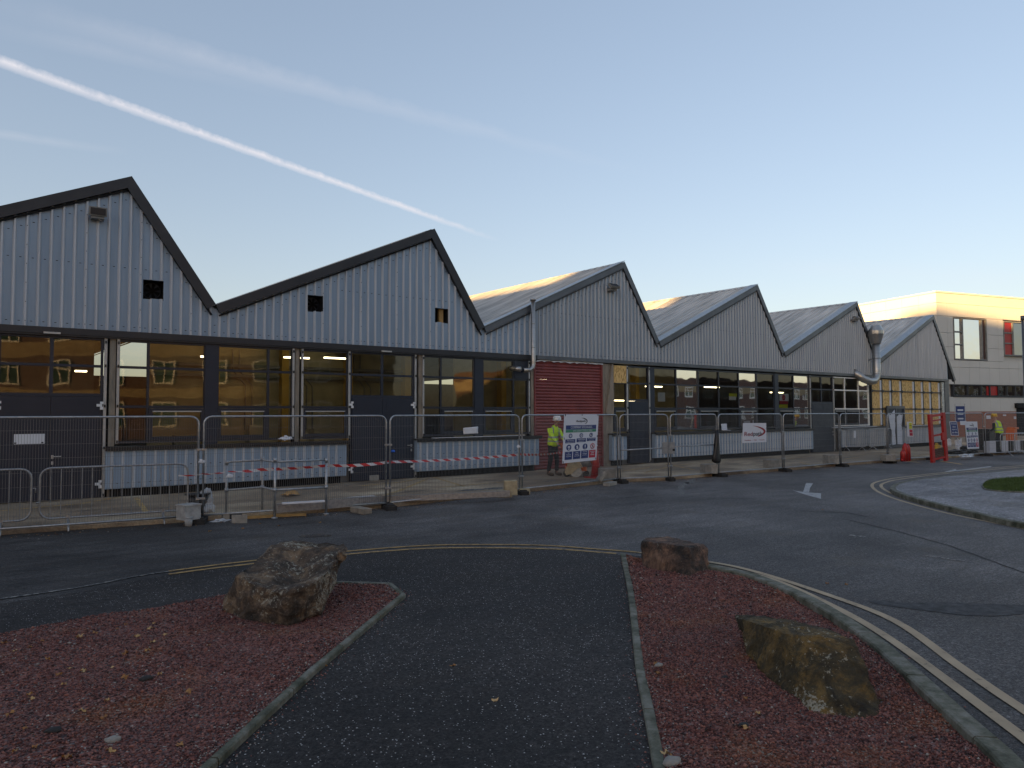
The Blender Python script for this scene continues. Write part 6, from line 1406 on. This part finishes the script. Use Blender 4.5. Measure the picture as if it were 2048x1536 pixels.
# contrails: great circles in the sky, with wisps
geo=nt.nodes.new('ShaderNodeTexCoord'); DIR=geo.outputs['Generated']
def vdot(v):
    n=nt.nodes.new('ShaderNodeVectorMath'); n.operation='DOT_PRODUCT'; nt.links.new(DIR,n.inputs[0]); n.inputs[1].default_value=tuple(v); return n.outputs['Value']
def M_(op,a,b=None,c=None,clamp=False):
    n=nt.nodes.new('ShaderNodeMath'); n.operation=op; n.use_clamp=clamp
    for i,v in enumerate((a,b,c)):
        if v is None: continue
        if isinstance(v,(int,float)): n.inputs[i].default_value=v
        else: nt.links.new(v,n.inputs[i])
    return n.outputs[0]
def trail(a,b,w0,w1,s0,s1,amt,ns,fade=.08):
    A=ray(*a).normalized(); Bv=ray(*b).normalized(); n=A.cross(Bv).normalized(); t=n.cross(A).normalized()
    ang=math.acos(A.dot(Bv)); x=M_('DIVIDE',M_('ARCTAN2',vdot(t),vdot(A)),ang)      # 0 at a, 1 at b
    no=nt.nodes.new('ShaderNodeTexNoise'); no.inputs['Scale'].default_value=ns; no.inputs['Detail'].default_value=6; no.inputs['Roughness'].default_value=.65; nt.links.new(DIR,no.inputs['Vector'])
    wob=M_('MULTIPLY_ADD',no.outputs['Fac'],w0*.9,-w0*.45)
    d=M_('ABSOLUTE',M_('ADD',vdot(n),wob)); wid=M_('MULTIPLY_ADD',x,w1-w0,w0); wid=M_('MAXIMUM',wid,.0008)
    k=M_('SUBTRACT',1.0,M_('DIVIDE',d,wid),clamp=True); k=M_('POWER',k,.8)
    f0=M_('DIVIDE',M_('SUBTRACT',x,s0),fade,clamp=True); f1=M_('DIVIDE',M_('SUBTRACT',s1,x),fade*2,clamp=True)
    tex=M_('MULTIPLY_ADD',no.outputs['Fac'],1.3,.1,clamp=True)
    return M_('MULTIPLY',M_('MULTIPLY',M_('MULTIPLY',k,M_('MULTIPLY',f0,f1)),tex),amt)
T1=trail((0,122),(860,432),.0075,.0045,-3,1.20,.95,70,.12)
T2=trail((0,10),(1240,335),.020,.008,-.05,1.06,.26,22,.4)
T3=trail((0,55),(620,195),.012,.010,-.1,1.0,.14,22,.4)
T4=trail((0,268),(260,305),.006,.006,-1,1.0,.16,20,.3)
T5=trail((1540,530),(2048,560),.012,.02,-.1,3,.10,14,.3)
allt=M_('MAXIMUM',M_('MAXIMUM',T1,T2),M_('MAXIMUM',T3,M_('MAXIMUM',T4,T5)))
# sky tone: brightness range compressed by gamma, slightly desaturated and tinted
gm=nt.nodes.new('ShaderNodeGamma'); gm.inputs[1].default_value=.65; nt.links.new(sky.outputs[0],gm.inputs[0])
hs=nt.nodes.new('ShaderNodeHueSaturation'); hs.inputs['Saturation'].default_value=SKY_SAT; hs.inputs['Value'].default_value=.74; nt.links.new(gm.outputs[0],hs.inputs['Color'])
mx=nt.nodes.new('ShaderNodeMix'); mx.data_type='RGBA'; nt.links.new(allt,mx.inputs[0]); tn=nt.nodes.new('ShaderNodeMix'); tn.data_type='RGBA'; tn.blend_type='MULTIPLY'; tn.inputs[0].default_value=1; nt.links.new(hs.outputs[0],tn.inputs[6]); tn.inputs[7].default_value=(1.03,.975,1.035,1); nt.links.new(tn.outputs[2],mx.inputs[6]); mx.inputs[7].default_value=(*TRAIL,1)
nt.links.new(mx.outputs[2],bg.inputs[0]); bg.inputs[1].default_value=SKY
sl=bpy.data.lights.new('sun','SUN'); sl.energy=SUN; sl.angle=R(.6); sl.color=(1,.61,.24); so=bpy.data.objects.new('sun',sl); COL.objects.link(so); so.rotation_euler=(-sd).to_track_quat('-Z','Y').to_euler(); so.location=(-20,-20,40)
S.view_settings.view_transform='Standard'; S.view_settings.look='None'; S.view_settings.exposure=EXPO; S.view_settings.gamma=1
S.cycles.transparent_max_bounces=24
